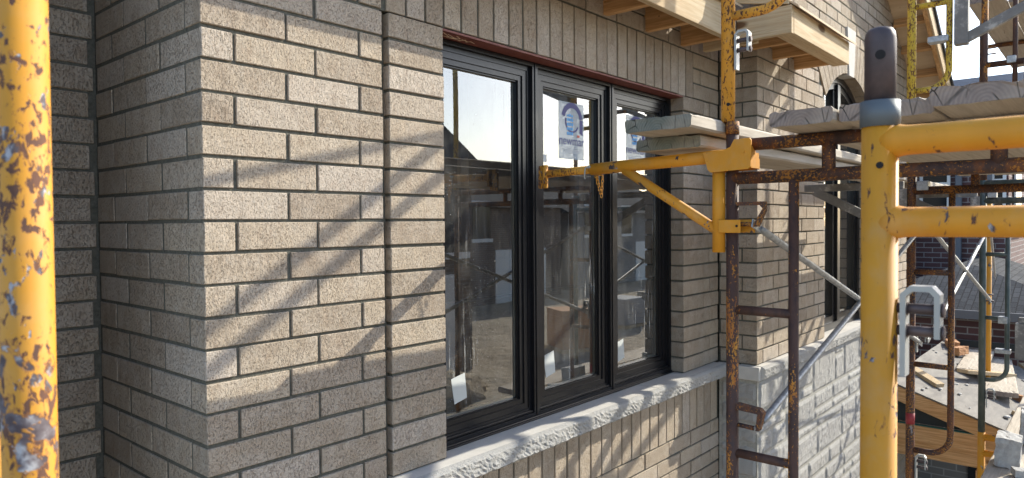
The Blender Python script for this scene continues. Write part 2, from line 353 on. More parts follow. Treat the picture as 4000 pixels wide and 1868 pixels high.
m = M('blue_black_shingles'); MAT['bluesh'] = m.fin(m.ramp(m.noise(m.co((1,1,6)), 3, 3), [(.3, (.012,.022,.045)), (.7, (.03,.05,.085))]), .95, 0, .03)
m = M('dirt'); n1 = m.noise(m.co((1,1,1)), .35, 6, .65); n2 = m.noise(m.co(), 4, 5, .7)
c = m.ramp(n1, [(.3, (.27,.22,.16)), (.5, (.38,.315,.23)), (.7, (.45,.385,.29))]); c = m.mix(m.ramp(n2, [(.45, 0), (.7, .6)]), c, (.16,.125,.09))
m.bump(m.math('ADD', m.math('MULTIPLY', n1, 3), n2), 1.0, .12); MAT['dirt'] = m.fin(c, .95, 0, .2)
def wallbrick(name, c1, c2, mo, sc):
    m = M(name); g = m.t.nodes.new("ShaderNodeNewGeometry"); sx = m.t.nodes.new("ShaderNodeSeparateXYZ"); m.L(m.tc.outputs['Object'], sx.inputs[0])
    cx = m.t.nodes.new("ShaderNodeCombineXYZ"); m.L(m.math('ADD', sx.outputs[0], sx.outputs[1]), cx.inputs[0]); m.L(sx.outputs[2], cx.inputs[1])
    br = m.t.nodes.new("ShaderNodeTexBrick"); m.L(cx.outputs[0], br.inputs['Vector']); br.inputs['Scale'].default_value = 1.0
    br.inputs['Brick Width'].default_value = sc*3; br.inputs['Row Height'].default_value = sc; br.inputs['Mortar Size'].default_value = sc*.09; br.inputs['Mortar Smooth'].default_value = .1
    br.inputs['Color1'].default_value = (*c1, 1); br.inputs['Color2'].default_value = (*c2, 1); br.inputs['Mortar'].default_value = (*mo, 1)
    h = m.math('SUBTRACT', 1.0, br.outputs[1]); m.bump(h, .6, .006); return m.fin(br.outputs[0], .9)
MAT['redbrick'] = wallbrick('dark_red_brick', (.075,.035,.034), (.12,.058,.055), (.26,.24,.23), .09)
MAT['brown'] = wallbrick('brown_brick', (.11,.075,.06), (.16,.11,.085), (.25,.23,.21), .09)
MAT['greybrick'] = wallbrick('grey_brick', (.17,.16,.155), (.23,.215,.205), (.32,.31,.30), .09)
m = M('concrete'); m.bump(m.noise(m.co(), 90, 5, .7), .7, .004); MAT['conc'] = m.fin(m.ramp(m.noise(m.co(), 25, 5, .7), [(.3, (.28,.27,.26)), (.7, (.46,.45,.43))]), .95)
m = M('orange_clay'); m.bump(m.noise(m.co(), 80, 4), .6, .003); MAT['clay'] = m.fin(m.ramp(m.noise(m.co(), 20, 4), [(.3, (.34,.15,.06)), (.7, (.50,.27,.13))]), .9)
MAT['white'] = M('white_trim').fin((.70,.70,.68), .6)
MAT['winglass'] = M('dark_window_glass').fin((.02,.022,.026), .06, 0, .6)
MAT['dspout'] = M('grey_downspout').fin((.12,.13,.15), .5)
MAT['wrap'] = M('dark_building_paper').fin((.025,.03,.03), .85)
MAT['green_s'] = M('green_sill_gasket').fin((.01,.09,.07), .6)
# ---------------------------------------------------------------- ground
g = MB(); n = 40
def gz(x, y):
    d = math.hypot(x-4, y+6)
    return -2.6 + (.10*mnoise.noise((x*.5, y*.5, 0)) + .05*mnoise.noise((x*1.7, y*1.7, 3)) if d < 40 else 0)
xs = [-400, -150, -60] + [-30 + i*1.2 for i in range(56)] + [60, 150, 400]
ys = [-400, -150, -60] + [-36 + i*1.2 for i in range(50)] + [60, 150, 400]
g.add([(x, y, gz(x, y)) for x in xs for y in ys], [(i*len(ys)+j, (i+1)*len(ys)+j, (i+1)*len(ys)+j+1, i*len(ys)+j+1) for i in range(len(xs)-1) for j in range(len(ys)-1)], 0, True)
tag(g.build('ground', MAT['dirt']), kind='structure')

# ---------------------------------------------------------------- the brick house being built
C = .0894; BL = .257; BD = .09; J = .010
house = thing('brick_house', 'tan brick house under construction with black three-light window and grey stone base', 'house', (0, 0, -2.6))
core = MB(); bk = MB()
def zr(r): return (16-r-1)*C+J/2, (16-r)*C-J/2
def B(x0, x1, y0, y1, z0, z1, q=.0011):
    a = lambda: R.uniform(-q, q)*1.5
    if x1-x0 < .02 or z1-z0 < .02: return
    bk.box(x0+a(), x1+a(), y0+a(), y1+a(), z0+a()*.8, z1+a()*.8, .002)
D = .7766
# pier: front face y=0 (x 0..634), left return x=0 (y 0..D)
for r in range(-16, 24):
    z0, z1 = zr(r)
    if r % 2 == 0:
        B(0, BD, 0, BL, z0, z1); B(.10, .357, 0, BD, z0, z1); B(.367, .624, 0, BD, z0, z1)
        B(0, BD, .267, .524, z0, z1); B(0, BD, .534, D-.012, z0, z1)
    else:
        B(0, BL, 0, BD, z0, z1); B(.267, .524, 0, BD, z0, z1); B(.534, .624, 0, BD, z0, z1)
        B(0, BD, .10, .357, z0, z1); B(0, BD, .367, .624, z0, z1); B(0, BD, .634, D-.004, z0, z1)
    # recessed wall left of the pier, facing the street
    o = -.022 if r % 2 else -.008
    B(o-BL, o, D, D+BD, z0, z1)
    for k in range(6):
        a = o-J-BL*(k+1)-J*k + (0 if r % 2 else .0); B(a-.0, a+BL, D, D+BD, z0, z1)
core.box(.0022, .618, .0068, .086, -.62, 3.0); core.box(.0022, .086, .087, D+.02, -.62, 3.0); core.box(-1.75, .0018, D+.004, D+.086, -.62, 3.0)
core.box(.6185, .658, .032, .086, -.62, 1.6085)                       # movement joint, deep
# stack of single bricks left of the window
for r in range(-2, 16):
    z0, z1 = zr(r); B(.653, .910, 0, BD, z0, z1)
core.box(.6585, .907, .0075, .0865, .0, 1.6085)
for r in range(16, 24):
    z0, z1 = zr(r)
    if z1 > -.36 - .01: continue
# right of the window: stack then narrow half bond up to the inner corner
for r in range(-2, 16):
    z0, z1 = zr(r); B(2.808, 3.065, -.0015, BD, z0, z1)
    if r % 2: B(3.075, 3.281, .003, BD, z0, z1)
    else: B(3.075, 3.152, .003, BD, z0, z1); B(3.163, 3.277, .003, BD, z0, z1)
core.box(2.816, 3.2835, .0085, .0865, 0, 1.6085)
# soldier course above the window, z 18C..21C
zs0, zs1 = 18*C+.001, 21*C-J/2
p = .0918; x = .646; i = 0
while x + .082 < 3.0: B(x, x+p-J, 0, BD, zs0 + R.uniform(-.002, .002), zs1); x += p; i += 1
for r in range(-5, -2):
    z0, z1 = zr(r)
    if r % 2: B(x, 3.281, .002, BD, z0, z1)
    else: B(x, x+.09, .002, BD, z0, z1); B(x+.10, 3.279, .002, BD, z0, z1)
core.box(.6185, 3.2835, .0078, .0865, 1.6095, 3.0)
for r in range(-16, -5):
    z0, z1 = zr(r); x = .636 + (.0 if r % 2 else -.0); x = .636 if r % 2 else .636-.13
    while x < 3.27:
        a, b = max(x, .636), min(x+BL, 3.278)
        if b-a > .04: B(a, b, 0, BD, z0, z1)
        x += BL+J
# below the sill: soldier course then running bond
x = .646
while x + .07 < 3.28: B(x, min(x+.0835, 3.28), 0, BD, -.3576+.005, -.0905); x += .0935
for r in range(20, 45):
    z0, z1 = zr(r); x = .636-(0 if r % 2 else .133)
    while x < 3.27:
        a, b = max(x, .636), min(x+BL, 3.280)
        if b-a > .03: B(a, b, 0, BD, z0, z1)
        x += BL+J
    if r > 23:
        if r % 2 == 0: B(0, BD, 0, BL, z0, z1); B(.10, .357, 0, BD, z0, z1); B(.367, .624, 0, BD, z0, z1)
        else: B(0, BL, 0, BD, z0, z1); B(.267, .524, 0, BD, z0, z1); B(.534, .624, 0, BD, z0, z1)
core.box(.641, 3.2835, .0078, .0865, -2.6, -.0905); core.box(.004, .640, .004, .0855, -2.6, -.6205); core.box(.0045, .086, .087, D+.02, -2.6, -.6205); core.box(-1.75, .0035, D+.004, D+.086, -2.6, -.6205)
# projecting block on the right: side face x=3.284, front face y=YB
YB = -.245; BX = 3.284; AX, AZ, AR, AO = 5.22, 1.142, .92, 1.178
def hw(z):
    if 1.812 < z < 2.012: return .632+(z-1.812)*.94
    return hw0(z)
def hw0(z):                                  # half width that the arched opening and its ring take at height z
    if z < AZ + AR*.7288: return .632
    if z < AZ + AO: return max(.632 if z < 1.83 else 0, math.sqrt(max(0, AO*AO-(z-AZ)**2)))
    return 0
for r in range(-20, 16):
    z0, z1 = zr(r)
    if r % 2: B(BX, BX+BD, YB, YB+.232, z0, z1); x = BX+.10
    else: B(BX, BX+BL, YB, YB+BD, z0, z1); B(BX, BX+BD, YB+.10, -.004, z0, z1); x = BX+.267
    h = hw(z1); XE = 7.3 if z1 < 2.3 else 7.3
    while x < XE-.02:
        a, b = x, min(x+BL, XE)
        if h > 0 and b > AX-h and a < AX+h:
            if a < AX-h-.02: B(a, AX-h, YB, YB+BD, z0, z1)
            if b > AX+h+.02: B(AX+h, b, YB, YB+BD, z0, z1)
        else: B(a, b, YB, YB+BD, z0, z1)
        x += BL+J
core.box(BX+.0075, 4.586, YB+.0075, YB+.086, -2.6, 3.3); core.box(5.854, 7.297, YB+.0075, YB+.086, -2.6, 3.3); core.box(BX+.0075, BX+.085, YB+.087, -.0005, -2.6, 3.3)
core.box(4.5865, 5.8535, YB+.004, YB+.086, -2.6, -.0905)
for k in range(26):
    xa = 4.5865+k*.04873; xb = xa+.04873; xm = max(abs(xa-AX), abs(xb-AX)); xm = min(xm, .634)
    core.box(xa, xb-.0002, YB+.004, YB+.086, AZ+math.sqrt(AR*AR-min(abs(xa-AX), abs(xb-AX))**2)+.05, 3.3)
core.box(7.2, 7.2965, YB+.087, 3.0, -2.6, 3.3); core.box(3.2, 7.3, .6, .66, -2.6, 3.3); core.box(BX+.086, 3.46, .0, .59, -2.6, 3.3)
a0 = math.asin(.632/AR)
def vous(t0, t1, r0, r1, yf):
    pl = [(AX+r0*math.sin(t0), AZ+r0*math.cos(t0)), (AX+r1*math.sin(t0), AZ+r1*math.cos(t0)), (AX+r1*math.sin(t1), AZ+r1*math.cos(t1)), (AX+r0*math.sin(t1), AZ+r0*math.cos(t1))]
    bk.prism([(q[0], q[1]) for q in pl], (0, (yf+YB+.088)/2, 0), (1,0,0), (0,0,1), YB+.088-yf)
ak = .072/AR
for s_ in (-1, 1):
    for k in range(8):
        t0 = ak + (a0-ak)*k/8 + .004; t1 = ak + (a0-ak)*(k+1)/8 - .004
        vous(s_*t0, s_*t1, AR+R.uniform(-.002, .002), AO+.02+R.uniform(-.006, .006), YB-.006)
for r in range(-16, 45):                                   # unseen side wall, added to keep sky light off the recess
    z0, z1 = zr(r); y_ = .22 if r % 2 else .22-.13
    while y_ < D-.02:
        B(-.52, -.43, max(y_, .22), min(y_+BL, D-.012), z0, z1); y_ += BL+J
core.box(-.512, -.4375, .2275, D+.002, -2.6, 3.0)
bk.build('brick_wall', MAT['brick'], house)
core.build('mortar_bed', MAT['mortar'], house)
ks = MB(); ks.prism([(AX-.066, 2.045), (AX+.066, 2.045), (AX+.118, 2.425), (AX-.118, 2.425)], (0, YB+.05, 0), (1,0,0), (0,0,1), .13); tag(ks.build('keystone', MAT['sstone'], house), 'smooth grey keystone of the window arch')
# stone sill slabs, rock-faced front edge
def slab(x0, x1, yb, yf, z0, z1, name='stone_sill', side=None, ret=None):
    mb = MB(); n = max(8, int((x1-x0)/.012)); rows = 8
    prof = [(yf+.020, z1), (yf+.006, z1-.006)] + [(yf, z1-.006-(z1-z0-.012)*k/rows) for k in range(1, rows)] + [(yf+.022, z0)]
    vs = []; L = len(prof)
    for i in range(n+1):
        x_ = x0+(x1-x0)*i/n
        for k, (py, pz) in enumerate(prof):
            q = (.25 if k == 1 else 1) if 0 < k < L-1 else (.08 if k == 0 else .4)
            d = mnoise.noise((x_*14, pz*22, yf*7))*.0045 + abs(mnoise.noise((x_*58, pz*70, 3)))*.008 - .003 + mnoise.noise((x_*110, pz*120, 9))*.0045
            vs.append((x_, py + d*q, pz + (mnoise.noise((x_*30, 7, 1))*.006 if k == L-1 else 0)))
    fs = [(i*L+k, i*L+k+1, (i+1)*L+k+1, (i+1)*L+k) for i in range(n) for k in range(L-1)]
    mb.add(vs, fs, 1, False)
    o = len(mb.v); bt = [(x_, yb, z1) for x_ in (x0, x1)] + [(x_, yb, z0) for x_ in (x0, x1)]
    mb.v += [Vector(q) for q in bt]
    mb.f.append([o] + [i*L for i in range(n+1)] + [o+1]); mb.m.append(0); mb.sm.append(False)
    mb.f.append([o+2, o+3] + [i*L+L-1 for i in range(n, -1, -1)]); mb.m.append(0); mb.sm.append(False)
    mb.f.append([k for k in range(L)][::-1] + [o, o+2][0:0] + [o] + [o+2]); mb.m.append(0); mb.sm.append(False)
    mb.f.append([n*L+k for k in range(L)] + [o+3, o+1]); mb.m.append(0); mb.sm.append(False)
    return mb.build(name, [MAT['sstone'], MAT['stone']], house)
slab(.656, 1.584, .13, -.078, -.088, -.001); slab(1.587, 2.402, .13, -.076, -.088, -.002); slab(2.405, 3.236, .13, -.074, -.088, -.001)
slab(3.278, 4.30, YB+.10, YB-.05, -.088, -.001); slab(4.303, 5.60, YB+.12, YB-.05, -.088, -.002); slab(5.603, 7.32, YB+.1, YB-.05, -.088, -.001)
e = MB(); e.box(3.238, 3.2775, YB-.03, -.002, -.086, -.003, .004); e.build('stone_sill', MAT['sstone'], house)
# split-faced ashlar under the right-hand sill
st = MB()
def rock(u0, u1, z0, z1, org, ud, nd, dep):
    nu, nz = max(4, int((u1-u0)/.022)), max(3, int((z1-z0)/.022)); vs = []
    ax = Vector(org); ud = Vector(ud); nd = Vector(nd); sd = R.uniform(0, 50); bulge = R.uniform(-.001, .004)
    for i in range(nu+1):
        for j in range(nz+1):
            u = u0+(u1-u0)*i/nu; z = z0+(z1-z0)*j/nz; ed = i in (0, nu) or j in (0, nz)
            P = ax + ud*u + Vector((0,0,z)); e_ = min(i, nu-i, 2)/2*min(j, nz-j, 2)/2
            d = -.0105 if ed else bulge*e_ + mnoise.noise((u*9+sd, z*11, sd))*.003 + mnoise.noise((u*40+sd, z*40, 1))*.006 + mnoise.noise((u*95, z*95, sd))*.005
            vs.append(P + nd*d)
    st.add(vs, [(i*(nz+1)+j, (i+1)*(nz+1)+j, (i+1)*(nz+1)+j+1, i*(nz+1)+j+1) for i in range(nu) for j in range(nz)], 0, False)
def ashlar(U0, U1, ZT, ZB, org, ud, nd):
    z = ZT
    while z > ZB:
        H = R.choice([.135, .135, .20, .20, .27]); u = U0
        while u < U1-.02:
            L = R.uniform(.22, .62); v_ = min(u+L, U1); v_ = U1 if U1-v_ < .10 else v_
            if H > .19 and R.random() < .55:
                s_ = R.choice([.065, H-.075]); rock(u+.0042, v_-.0042, z-s_+.0042, z-.0042, org, ud, nd, 0)
                mm = u+(v_-u)*R.uniform(.35, .65) if v_-u > .4 and R.random() < .6 else v_
                rock(u+.004, mm-.0042, z-H+.0042, z-s_-.0042, org, ud, nd, 0)
                if mm < v_: rock(mm+.0042, v_-.004, z-H+.0042, z-s_-.0042, org, ud, nd, 0)
            else: rock(u+.0042, v_-.0042, z-H+.0042, z-.0042, org, ud, nd, 0)
            u = v_
        z -= H
ashlar(3.292, 7.3, -.10, -2.5, (0, YB-.012, 0), (1,0,0), (0,-1,0))
ashlar(.0, .246, -.10, -2.5, (BX-.008, -.006, 0), (0,-1,0), (-1,0,0))
st.build('stone_wall', MAT['stone'], house)
stm = MB(); stm.box(BX-.002, 7.296, YB-.003, YB+.0035, -2.6, -.0905); stm.box(BX-.002, BX+.0035, YB+.004, -.003, -2.6, -.0905); stm.build('stone_mortar', MAT['lmortar'], house)
# red steel lintel with chalk scribble on its underside
li = MB(); li.box(.80, 2.885, .003, .100, 1.5975, 1.6055); li.box(.80, 2.885, .0935, .1, 1.606, 1.68)
def scrib(pts):
    for a, b in zip(pts[:-1], pts[1:]): li.bar((a[0], a[1], 1.5967), (b[0], b[1], 1.5967), .0022, .001, (0,0,1), 0, 1)
for pts in [[(.93,.02),(.99,.05),(.95,.06),(1.02,.045)], [(.96,.025),(1.03,.052),(.985,.062),(1.055,.055)], [(1.00,.02),(1.04,.04),(1.01,.05),(1.06,.062),(1.05,.04),(1.09,.05)], [(1.06,.055),(1.065,.035),(1.09,.058),(1.095,.038),(1.13,.05)]]: scrib(pts)
tag(li.build('steel_lintel', [MAT['lintel'], MAT['chalk']], house), 'red oxide steel lintel with a chalk scribble')

# ---------------------------------------------------------------- three-light black window
def frame_rect(mb, x0, x1, z0, z1, wd, y0, y1, c=.002, m=0, wb=None):
    wb = wb or wd
    for pl in ([(x0,z0),(x0,z1),(x0+wd,z1-wd),(x0+wd,z0+wb)], [(x1,z0),(x1-wd,z0+wb),(x1-wd,z1-wd),(x1,z1)], [(x0,z1),(x1,z1),(x1-wd,z1-wd),(x0+wd,z1-wd)], [(x0,z0),(x0+wd,z0+wb),(x1-wd,z0+wb),(x1,z0)]):
        mb.prism(pl, (0, (y0+y1)/2, 0), (1,0,0), (0,0,1), y1-y0, m)
wf = MB(); W0, WU = .920, .6287
for k in range(3):
    a = W0+k*WU+.001; b = W0+(k+1)*WU-.001
    frame_rect(wf, a, b, .012, 1.595, .018, .078, .17); frame_rect(wf, a+.0185, b-.0185, .0305, 1.5765, .020, .094, .17)
    wf.box(a+.019, b-.019, .084, .094, .031, .040, .001)
    if k: wf.box(a-.006, a+.004, .0735, .0775, .012, 1.594, .001)
wf.box(W0, W0+3*WU, .072, .12, .0, .0115, .002); wf.box(W0, W0+3*WU, .062, .0715, .0005, .006, .001)
win = tag(wf.build('window', MAT['black'], house), 'black three-light casement window with new stickers')
def seal(name, lab, fn, mats):
    mb = MB(); fn(mb); return tag(mb.build(name, mats, win), lab)
for k in range(3):
    a = W0+k*WU+.040; b = W0+(k+1)*WU-.040; z0, z1 = .051, 1.556
    sb = MB(); frame_rect(sb, a, b, z0, z1, .026, .098, .155); frame_rect(sb, a+.0262, b-.0262, z0+.0262, z1-.0262, .022, .104, .150)
    frame_rect(sb, a+.0484, b-.0484, z0+.0484, z1-.0484, .006, .112, .148)
    sb.build('sash', MAT['black'], win)
    gx0, gx1, gz0, gz1 = a+.054, b-.054, z0+.054, z1-.054
    gm = MB(); gm.add([(gx0,.126,gz0),(gx1,.126,gz0),(gx1,.126,gz1),(gx0,.126,gz1)], [(0,1,2,3)]); gm.build('glass_pane', MAT['glass'], win)
    sp = MB(); frame_rect(sp, gx0, gx1, gz0, gz1, .008, .129, .143); sp.build('glass_spacer', MAT['spacer'], win)
    for zz in (.562, 1.031): gr = MB(); gr.box(gx0+.0085, gx1-.0085, .133, .139, zz-.006, zz+.006, .001); gr.build('grille_bar', MAT['grille'], win)
    if k == 1: gr = MB(); gr.box(gx0+.02, gx0+.045, .1245, .1252, 1.165, 1.20); gr.build('paper_tag', MAT['paper'], win)
    lx = (1.055, 1.655, 2.275)[k]; nb = MB(); lz = (.15, .155, .13)[k]
    nb.prism([(lx, lz+.105), (lx+.078, lz+.12), (lx+.090, lz+.015), (lx+.018, lz)], (0, .1248, 0), (1,0,0), (0,0,1), .0006); nb.build('paper_notice', MAT['paper'], win)
def sticker(x0, z0, wd, ht, full):
    mb = MB(); y = .1245
    mb.box(x0, x0+wd, y, y+.0006, z0, z0+ht, 0, 0)
    U, V = (1,0,0), (0,0,1); yy = y-.0006
    cx, cz = x0+wd*.52, z0+ht*.68; ro = wd*.40; ri = wd*.27
    def ring(r0, r1, a0_, a1_, m, cx_=cx, cz_=cz, sx=1.0, n=20):
        for i in range(n):
            t0 = math.radians(a0_+(a1_-a0_)*i/n); t1 = math.radians(a0_+(a1_-a0_)*(i+1)/n)
            mb.add([(cx_+r*math.cos(t)*sx, yy, cz_+r*math.sin(t)) for r, t in ((r0,t0),(r1,t0),(r1,t1),(r0,t1))], [(0,1,2,3)], m)
    ring(ri*1.12, ro*1.08, 10, 165, 1); ring(ri*.9, ri*1.06, 168, 330, 1)
    mb.add([(cx+ri*1.12, yy, cz+.01), (cx+ro*1.08, yy, cz+.01), (cx+ro*1.08, yy, cz-ht*.24), (cx+ri*1.12, yy, cz-ht*.20)], [(0,1,2,3)], 1)
    bx0, bx1, bz0 = x0+wd*.30, x0+wd*.56, z0+ht*.42
    for i in range(3):
        for j in range(5):
            xa = bx0+(bx1-bx0)*i/3; zb = bz0+ht*.40*j/5; top = ht*.06 if not (j == 4 and i != 1) else ht*.045
            mb.add([(xa+.002, yy-.0003, zb+.002), (xa+(bx1-bx0)/3-.002, yy-.0003, zb+.002), (xa+(bx1-bx0)/3-.002, yy-.0003, zb+top), (xa+.002, yy-.0003, zb+top)], [(0,1,2,3)], 2)
    mb.box(x0+wd*.72, x0+wd*.82, yy-.0004, yy-.0002, z0+ht*.40, z0+ht*.44, 0, 4)
    mb.text('newmar', wd*.31, (x0+wd*.50, yy, z0+ht*.25), U, V, 1)
    for j, (l, q) in enumerate(((.34,.20),(.7,.165),(.66,.145),(.62,.125),(.5,.105),(.3,.04))):
        mb.add([(x0+wd*(.52-l/2), yy, z0+ht*q), (x0+wd*(.52+l/2), yy, z0+ht*q), (x0+wd*(.52+l/2), yy, z0+ht*(q+.010)), (x0+wd*(.52-l/2), yy, z0+ht*(q+.010))], [(0,1,2,3)], 3)
    mb.build('sticker', [MAT['film'], MAT['navy'], MAT['blue'], MAT['lgrey'], MAT['red']], win)
sticker(1.785, 1.19, .205, .275, 1); sticker(2.39, 1.19, .205, .275, 1)
rm = MB()                                    # the dim room behind
rm.add([(.5,.18,-1.2),(3.2,.18,-1.2),(3.2,4.2,-1.2),(.5,4.2,-1.2),(.5,.18,2.2),(3.2,.18,2.2),(3.2,4.2,2.2),(.5,4.2,2.2)], [(0,1,2,3),(4,7,6,5),(0,4,5,1)[0:0] or (1,5,6,2),(2,6,7,3),(3,7,4,0)])
rm.box(.5, .915, .172, .18, -1.2, 2.2); rm.box(2.81, 3.2, .172, .18, -1.2, 2.2); rm.box(.915, 2.81, .172, .18, 1.6, 2.2); rm.box(.915, 2.81, .172, .18, -1.2, .0)
for x_ in (1.2, 1.61, 2.02, 2.43, 2.84): rm.box(x_, x_+.04, 3.9, 4.0, -1.2, 2.2, 0, 1)
for y_ in (.9, 1.5, 2.1, 2.7, 3.3): rm.box(3.1, 3.19, y_, y_+.04, -1.2, 2.2, 0, 1)
rm.build('room', [MAT['room'], MAT['stud']], house)

# ---------------------------------------------------------------- arched window
aw = MB()
def archpts(hw_, zb, r, n=22):
    a = math.asin(min(1, hw_/r)); return [(AX-hw_, zb)] + [(AX+r*math.sin(-a+2*a*i/n), AZ+r*math.cos(-a+2*a*i/n)) for i in range(n+1)] + [(AX+hw_, zb)]
def archband(mb, hw0, hw1, zb0, zb1, r0, r1, y0, y1):
    A, B_ = archpts(hw0, zb0, r0), archpts(hw1, zb1, r1)
    for i in range(len(A)-1): mb.prism([A[i], A[i+1], B_[i+1], B_[i]], (0, (y0+y1)/2, 0), (1,0,0), (0,0,1), y1-y0)
    mb.prism([A[0], B_[0], B_[-1], A[-1]], (0, (y0+y1)/2, 0), (1,0,0), (0,0,1), y1-y0)
archband(aw, .628, .575, .002, .055, AR-.004, AR-.060, YB+.085, YB+.17); archband(aw, .574, .525, .056, .105, AR-.061, AR-.11, YB+.10, YB+.165)
aw.box(AX-.035, AX+.035, YB+.08, YB+.168, .056, AZ+AR-.07, .003); aw.box(AX-.085, AX-.037, YB+.102, YB+.16, .106, AZ+AR-.12, .003); aw.box(AX+.037, AX+.085, YB+.102, YB+.16, .106, AZ+AR-.12, .003)
aw2 = tag(aw.build('arched_window', MAT['black'], house), 'black arched two-light window under a brick arch')
for s_ in (-1, 1):
    gm = MB(); P = [(x_, z_) for x_, z_ in archpts(.53, .10, AR-.105) if (x_-AX)*s_ > .08]
    P = [(AX+s_*.08, .10)] + ([q for q in P] if s_ > 0 else [q for q in P][::-1]) 
    P = [(AX+s_*.08, AZ+AR-.112)] + ([q for q in archpts(.53, .10, AR-.105) if (q[0]-AX) > .08] if s_ > 0 else [q for q in archpts(.53, .10, AR-.105) if (q[0]-AX) < -.08][::-1]) + [(AX+s_*.08, .10)]
    gm.add([(q[0], YB+.13, q[1]) for q in P], [list(range(len(P)))[::(-1 if s_ > 0 else 1)]]); gm.build('glass_pane', MAT['glass2'], aw2)
r2 = MB(); r2.box(4.5, 5.95, YB+.171, .55, -.09, -.08); r2.box(4.5, 5.95, .50, .55, -.08, 2.2); r2.box(4.45, 4.5, YB+.171, .55, -.09, 2.2); r2.box(5.95, 6.0, YB+.171, .55, -.09, 2.2); r2.box(4.5, 5.95, YB+.171, .55, 2.2, 2.25)
r2.build('room', MAT['room'], house)

# ---------------------------------------------------------------- eyebrow roof of fresh lumber
sh = MB()
sh.prism([(-.31, 2.066), (0.0, 2.30), (0.0, 2.312), (-.31, 2.078)], (1.60, 0, 0), (0,1,0), (0,0,1), 2.62)
sh.prism([(-.612, 2.012), (YB-.003, 2.27), (YB-.003, 2.282), (-.612, 2.024)], (3.455, 0, 0), (0,1,0), (0,0,1), 1.10)
eb = tag(sh.build('eyebrow_roof', MAT['ply'], house), 'small lean-to roof of fresh lumber over the window')
def board(p0, p1, wd, ht, mat, parent, name, up=(0,0,1), c=.002, lab=None):
    mb = MB(); mb.bar(p0, p1, wd, ht, up, c); o = mb.build(name, MAT[mat], parent)
    return tag(o, lab) if lab else o
board((.30, -.258, 1.974), (2.895, -.258, 1.974), .036, .178, 'lumx', eb, 'fascia_board')
board((2.938, -.562, 1.955), (3.955, -.562, 1.955), .036, .142, 'lumx', eb, 'fascia_board')
board((2.9605, -.512, 1.901), (3.955, -.512, 1.901), .062, .030, 'lumx', eb, 'nailer')
for x_ in (.42, .82, 1.21, 1.60, 2.0, 2.40, 2.80): board((x_, -.239, 1.957), (x_, .05, 1.957), .038, .138, 'shadelumy', eb, 'lookout')
for x_ in (3.20, 3.545, 3.935): board((x_, -.543, 1.965), (x_, YB+.05, 1.965), .038, .132, 'shadelumy', eb, 'lookout')
board((3.02, -.35, 1.93), (3.02, -.03, 1.93), .038, .085, 'lumy', eb, 'lookout')
board((2.919, -.579, 1.955), (2.919, -.277, 1.955), .034, .150, 'lumy', eb, 'return_board')
board((2.9, -.58, 2.10), (2.9, -.02, 2.22), .018, .14, 'lumy', eb, 'return_board')
board((2.98, -.50, 2.045), (3.10, -.48, 2.42), .089, .038, 'lumz', eb, 'brace_board', up=(1,0,0))
board((2.60, -.30, 2.062), (2.60, -.05, 2.24), .20, .02, 'lumy', eb, 'sheathing_strip')

# ---------------------------------------------------------------- gable roof overhang at the far right
gb = MB(); mm = .591; LG = Vector((1, 0, -mm)).normalized()
def gp(x_, y_, dz=0): return Vector((x_, y_, 2.79-mm*(x_-6.5)+dz))
gb.prism([(0, 0), (5.6, 0), (5.6, .30), (0, .30)], gp(3.2, -.53, .135), LG, (0,1,0), .012)
gab = tag(gb.build('gable_roof', MAT['ply'], house), 'gable roof overhang with plywood soffit')
board(gp(3.2, -.545, .065), gp(8.0, -.545, .065), .036, .15, 'shadelumx', gab, 'barge_board', up=LG.cross(Y)*-1)
board(gp(3.2, -.572, .075), gp(8.0, -.572, .075), .018, .16, 'lumx', gab, 'fascia_board', up=LG.cross(Y)*-1)
for k in range(9): 
    x_ = 5.35+k*.33; board(gp(x_, -.526, .085), gp(x_, YB-.004, .085), .038, .085, 'shadelumy', gab, 'lookout', up=LG.cross(Y)*-1)
sg = MB(); sg.prism([(0, 0), (5.65, 0), (5.65, .6), (0, .6)], gp(3.2, -.60, .165), LG, (0,1,0), .04); sg.build('shingle_edge', MAT['shingle'], gab)

# ---------------------------------------------------------------- porch roof, still bare sheathing
PX = 6.45; ms = .337
def pz(y_): return -.655 - ms*(-.32 - y_) 
pd = MB(); nx, ny = 30, 22; vs = []
for i in range(nx+1):
    for j in range(ny+1):
        x_ = PX-.03+(9.4-PX)*i/nx; y_ = YB-.02 - 1.75*j/ny; vs.append((x_, y_, pz(y_)+.012*mnoise.noise((x_*2, y_*2, 5))))
pd.add(vs, [(i*(ny+1)+j, i*(ny+1)+j+1, (i+1)*(ny+1)+j+1, (i+1)*(ny+1)+j) for i in range(nx) for j in range(ny)], 0, True)
pd.prism([(YB-.02, pz(YB-.02)-.004), (YB-.02, pz(YB-.02)-.018), (-2.0, pz(-2.0)-.018), (-2.0, pz(-2.0)-.004)], (7.9, 0, 0), (0,1,0), (0,0,1), 2.92)
porch = tag(pd.build('porch_roof', MAT['deck'], house), 'low porch roof of bare plywood with mortar droppings')
def PR(y_, dz): return (PX, y_, pz(y_)+dz)
board(PR(YB-.03, -.088), PR(-1.9, -.088), .038, .130, 'shadelumy', porch, 'rafter')
for x_ in (7.05, 7.65, 8.25, 8.85): board((x_, YB-.03, pz(YB-.03)-.105), (x_, -1.9, pz(-1.9)-.105), .038, .165, 'shadelumy', porch, 'rafter')
board((PX, YB-.03, -1.105), (PX, -1.75, -1.105), .04, .15, 'shadelumy', porch, 'porch_beam'); board((PX+.045, YB-.03, -1.262), (PX+.045, -1.75, -1.262), .04, .145, 'shadelumy', porch, 'porch_beam')
gk = MB(); gk.box(PX-.018, PX+.02, -1.1, YB-.02, -1.029, -1.022); gk.build('gasket_strip', MAT['green_s'], porch)
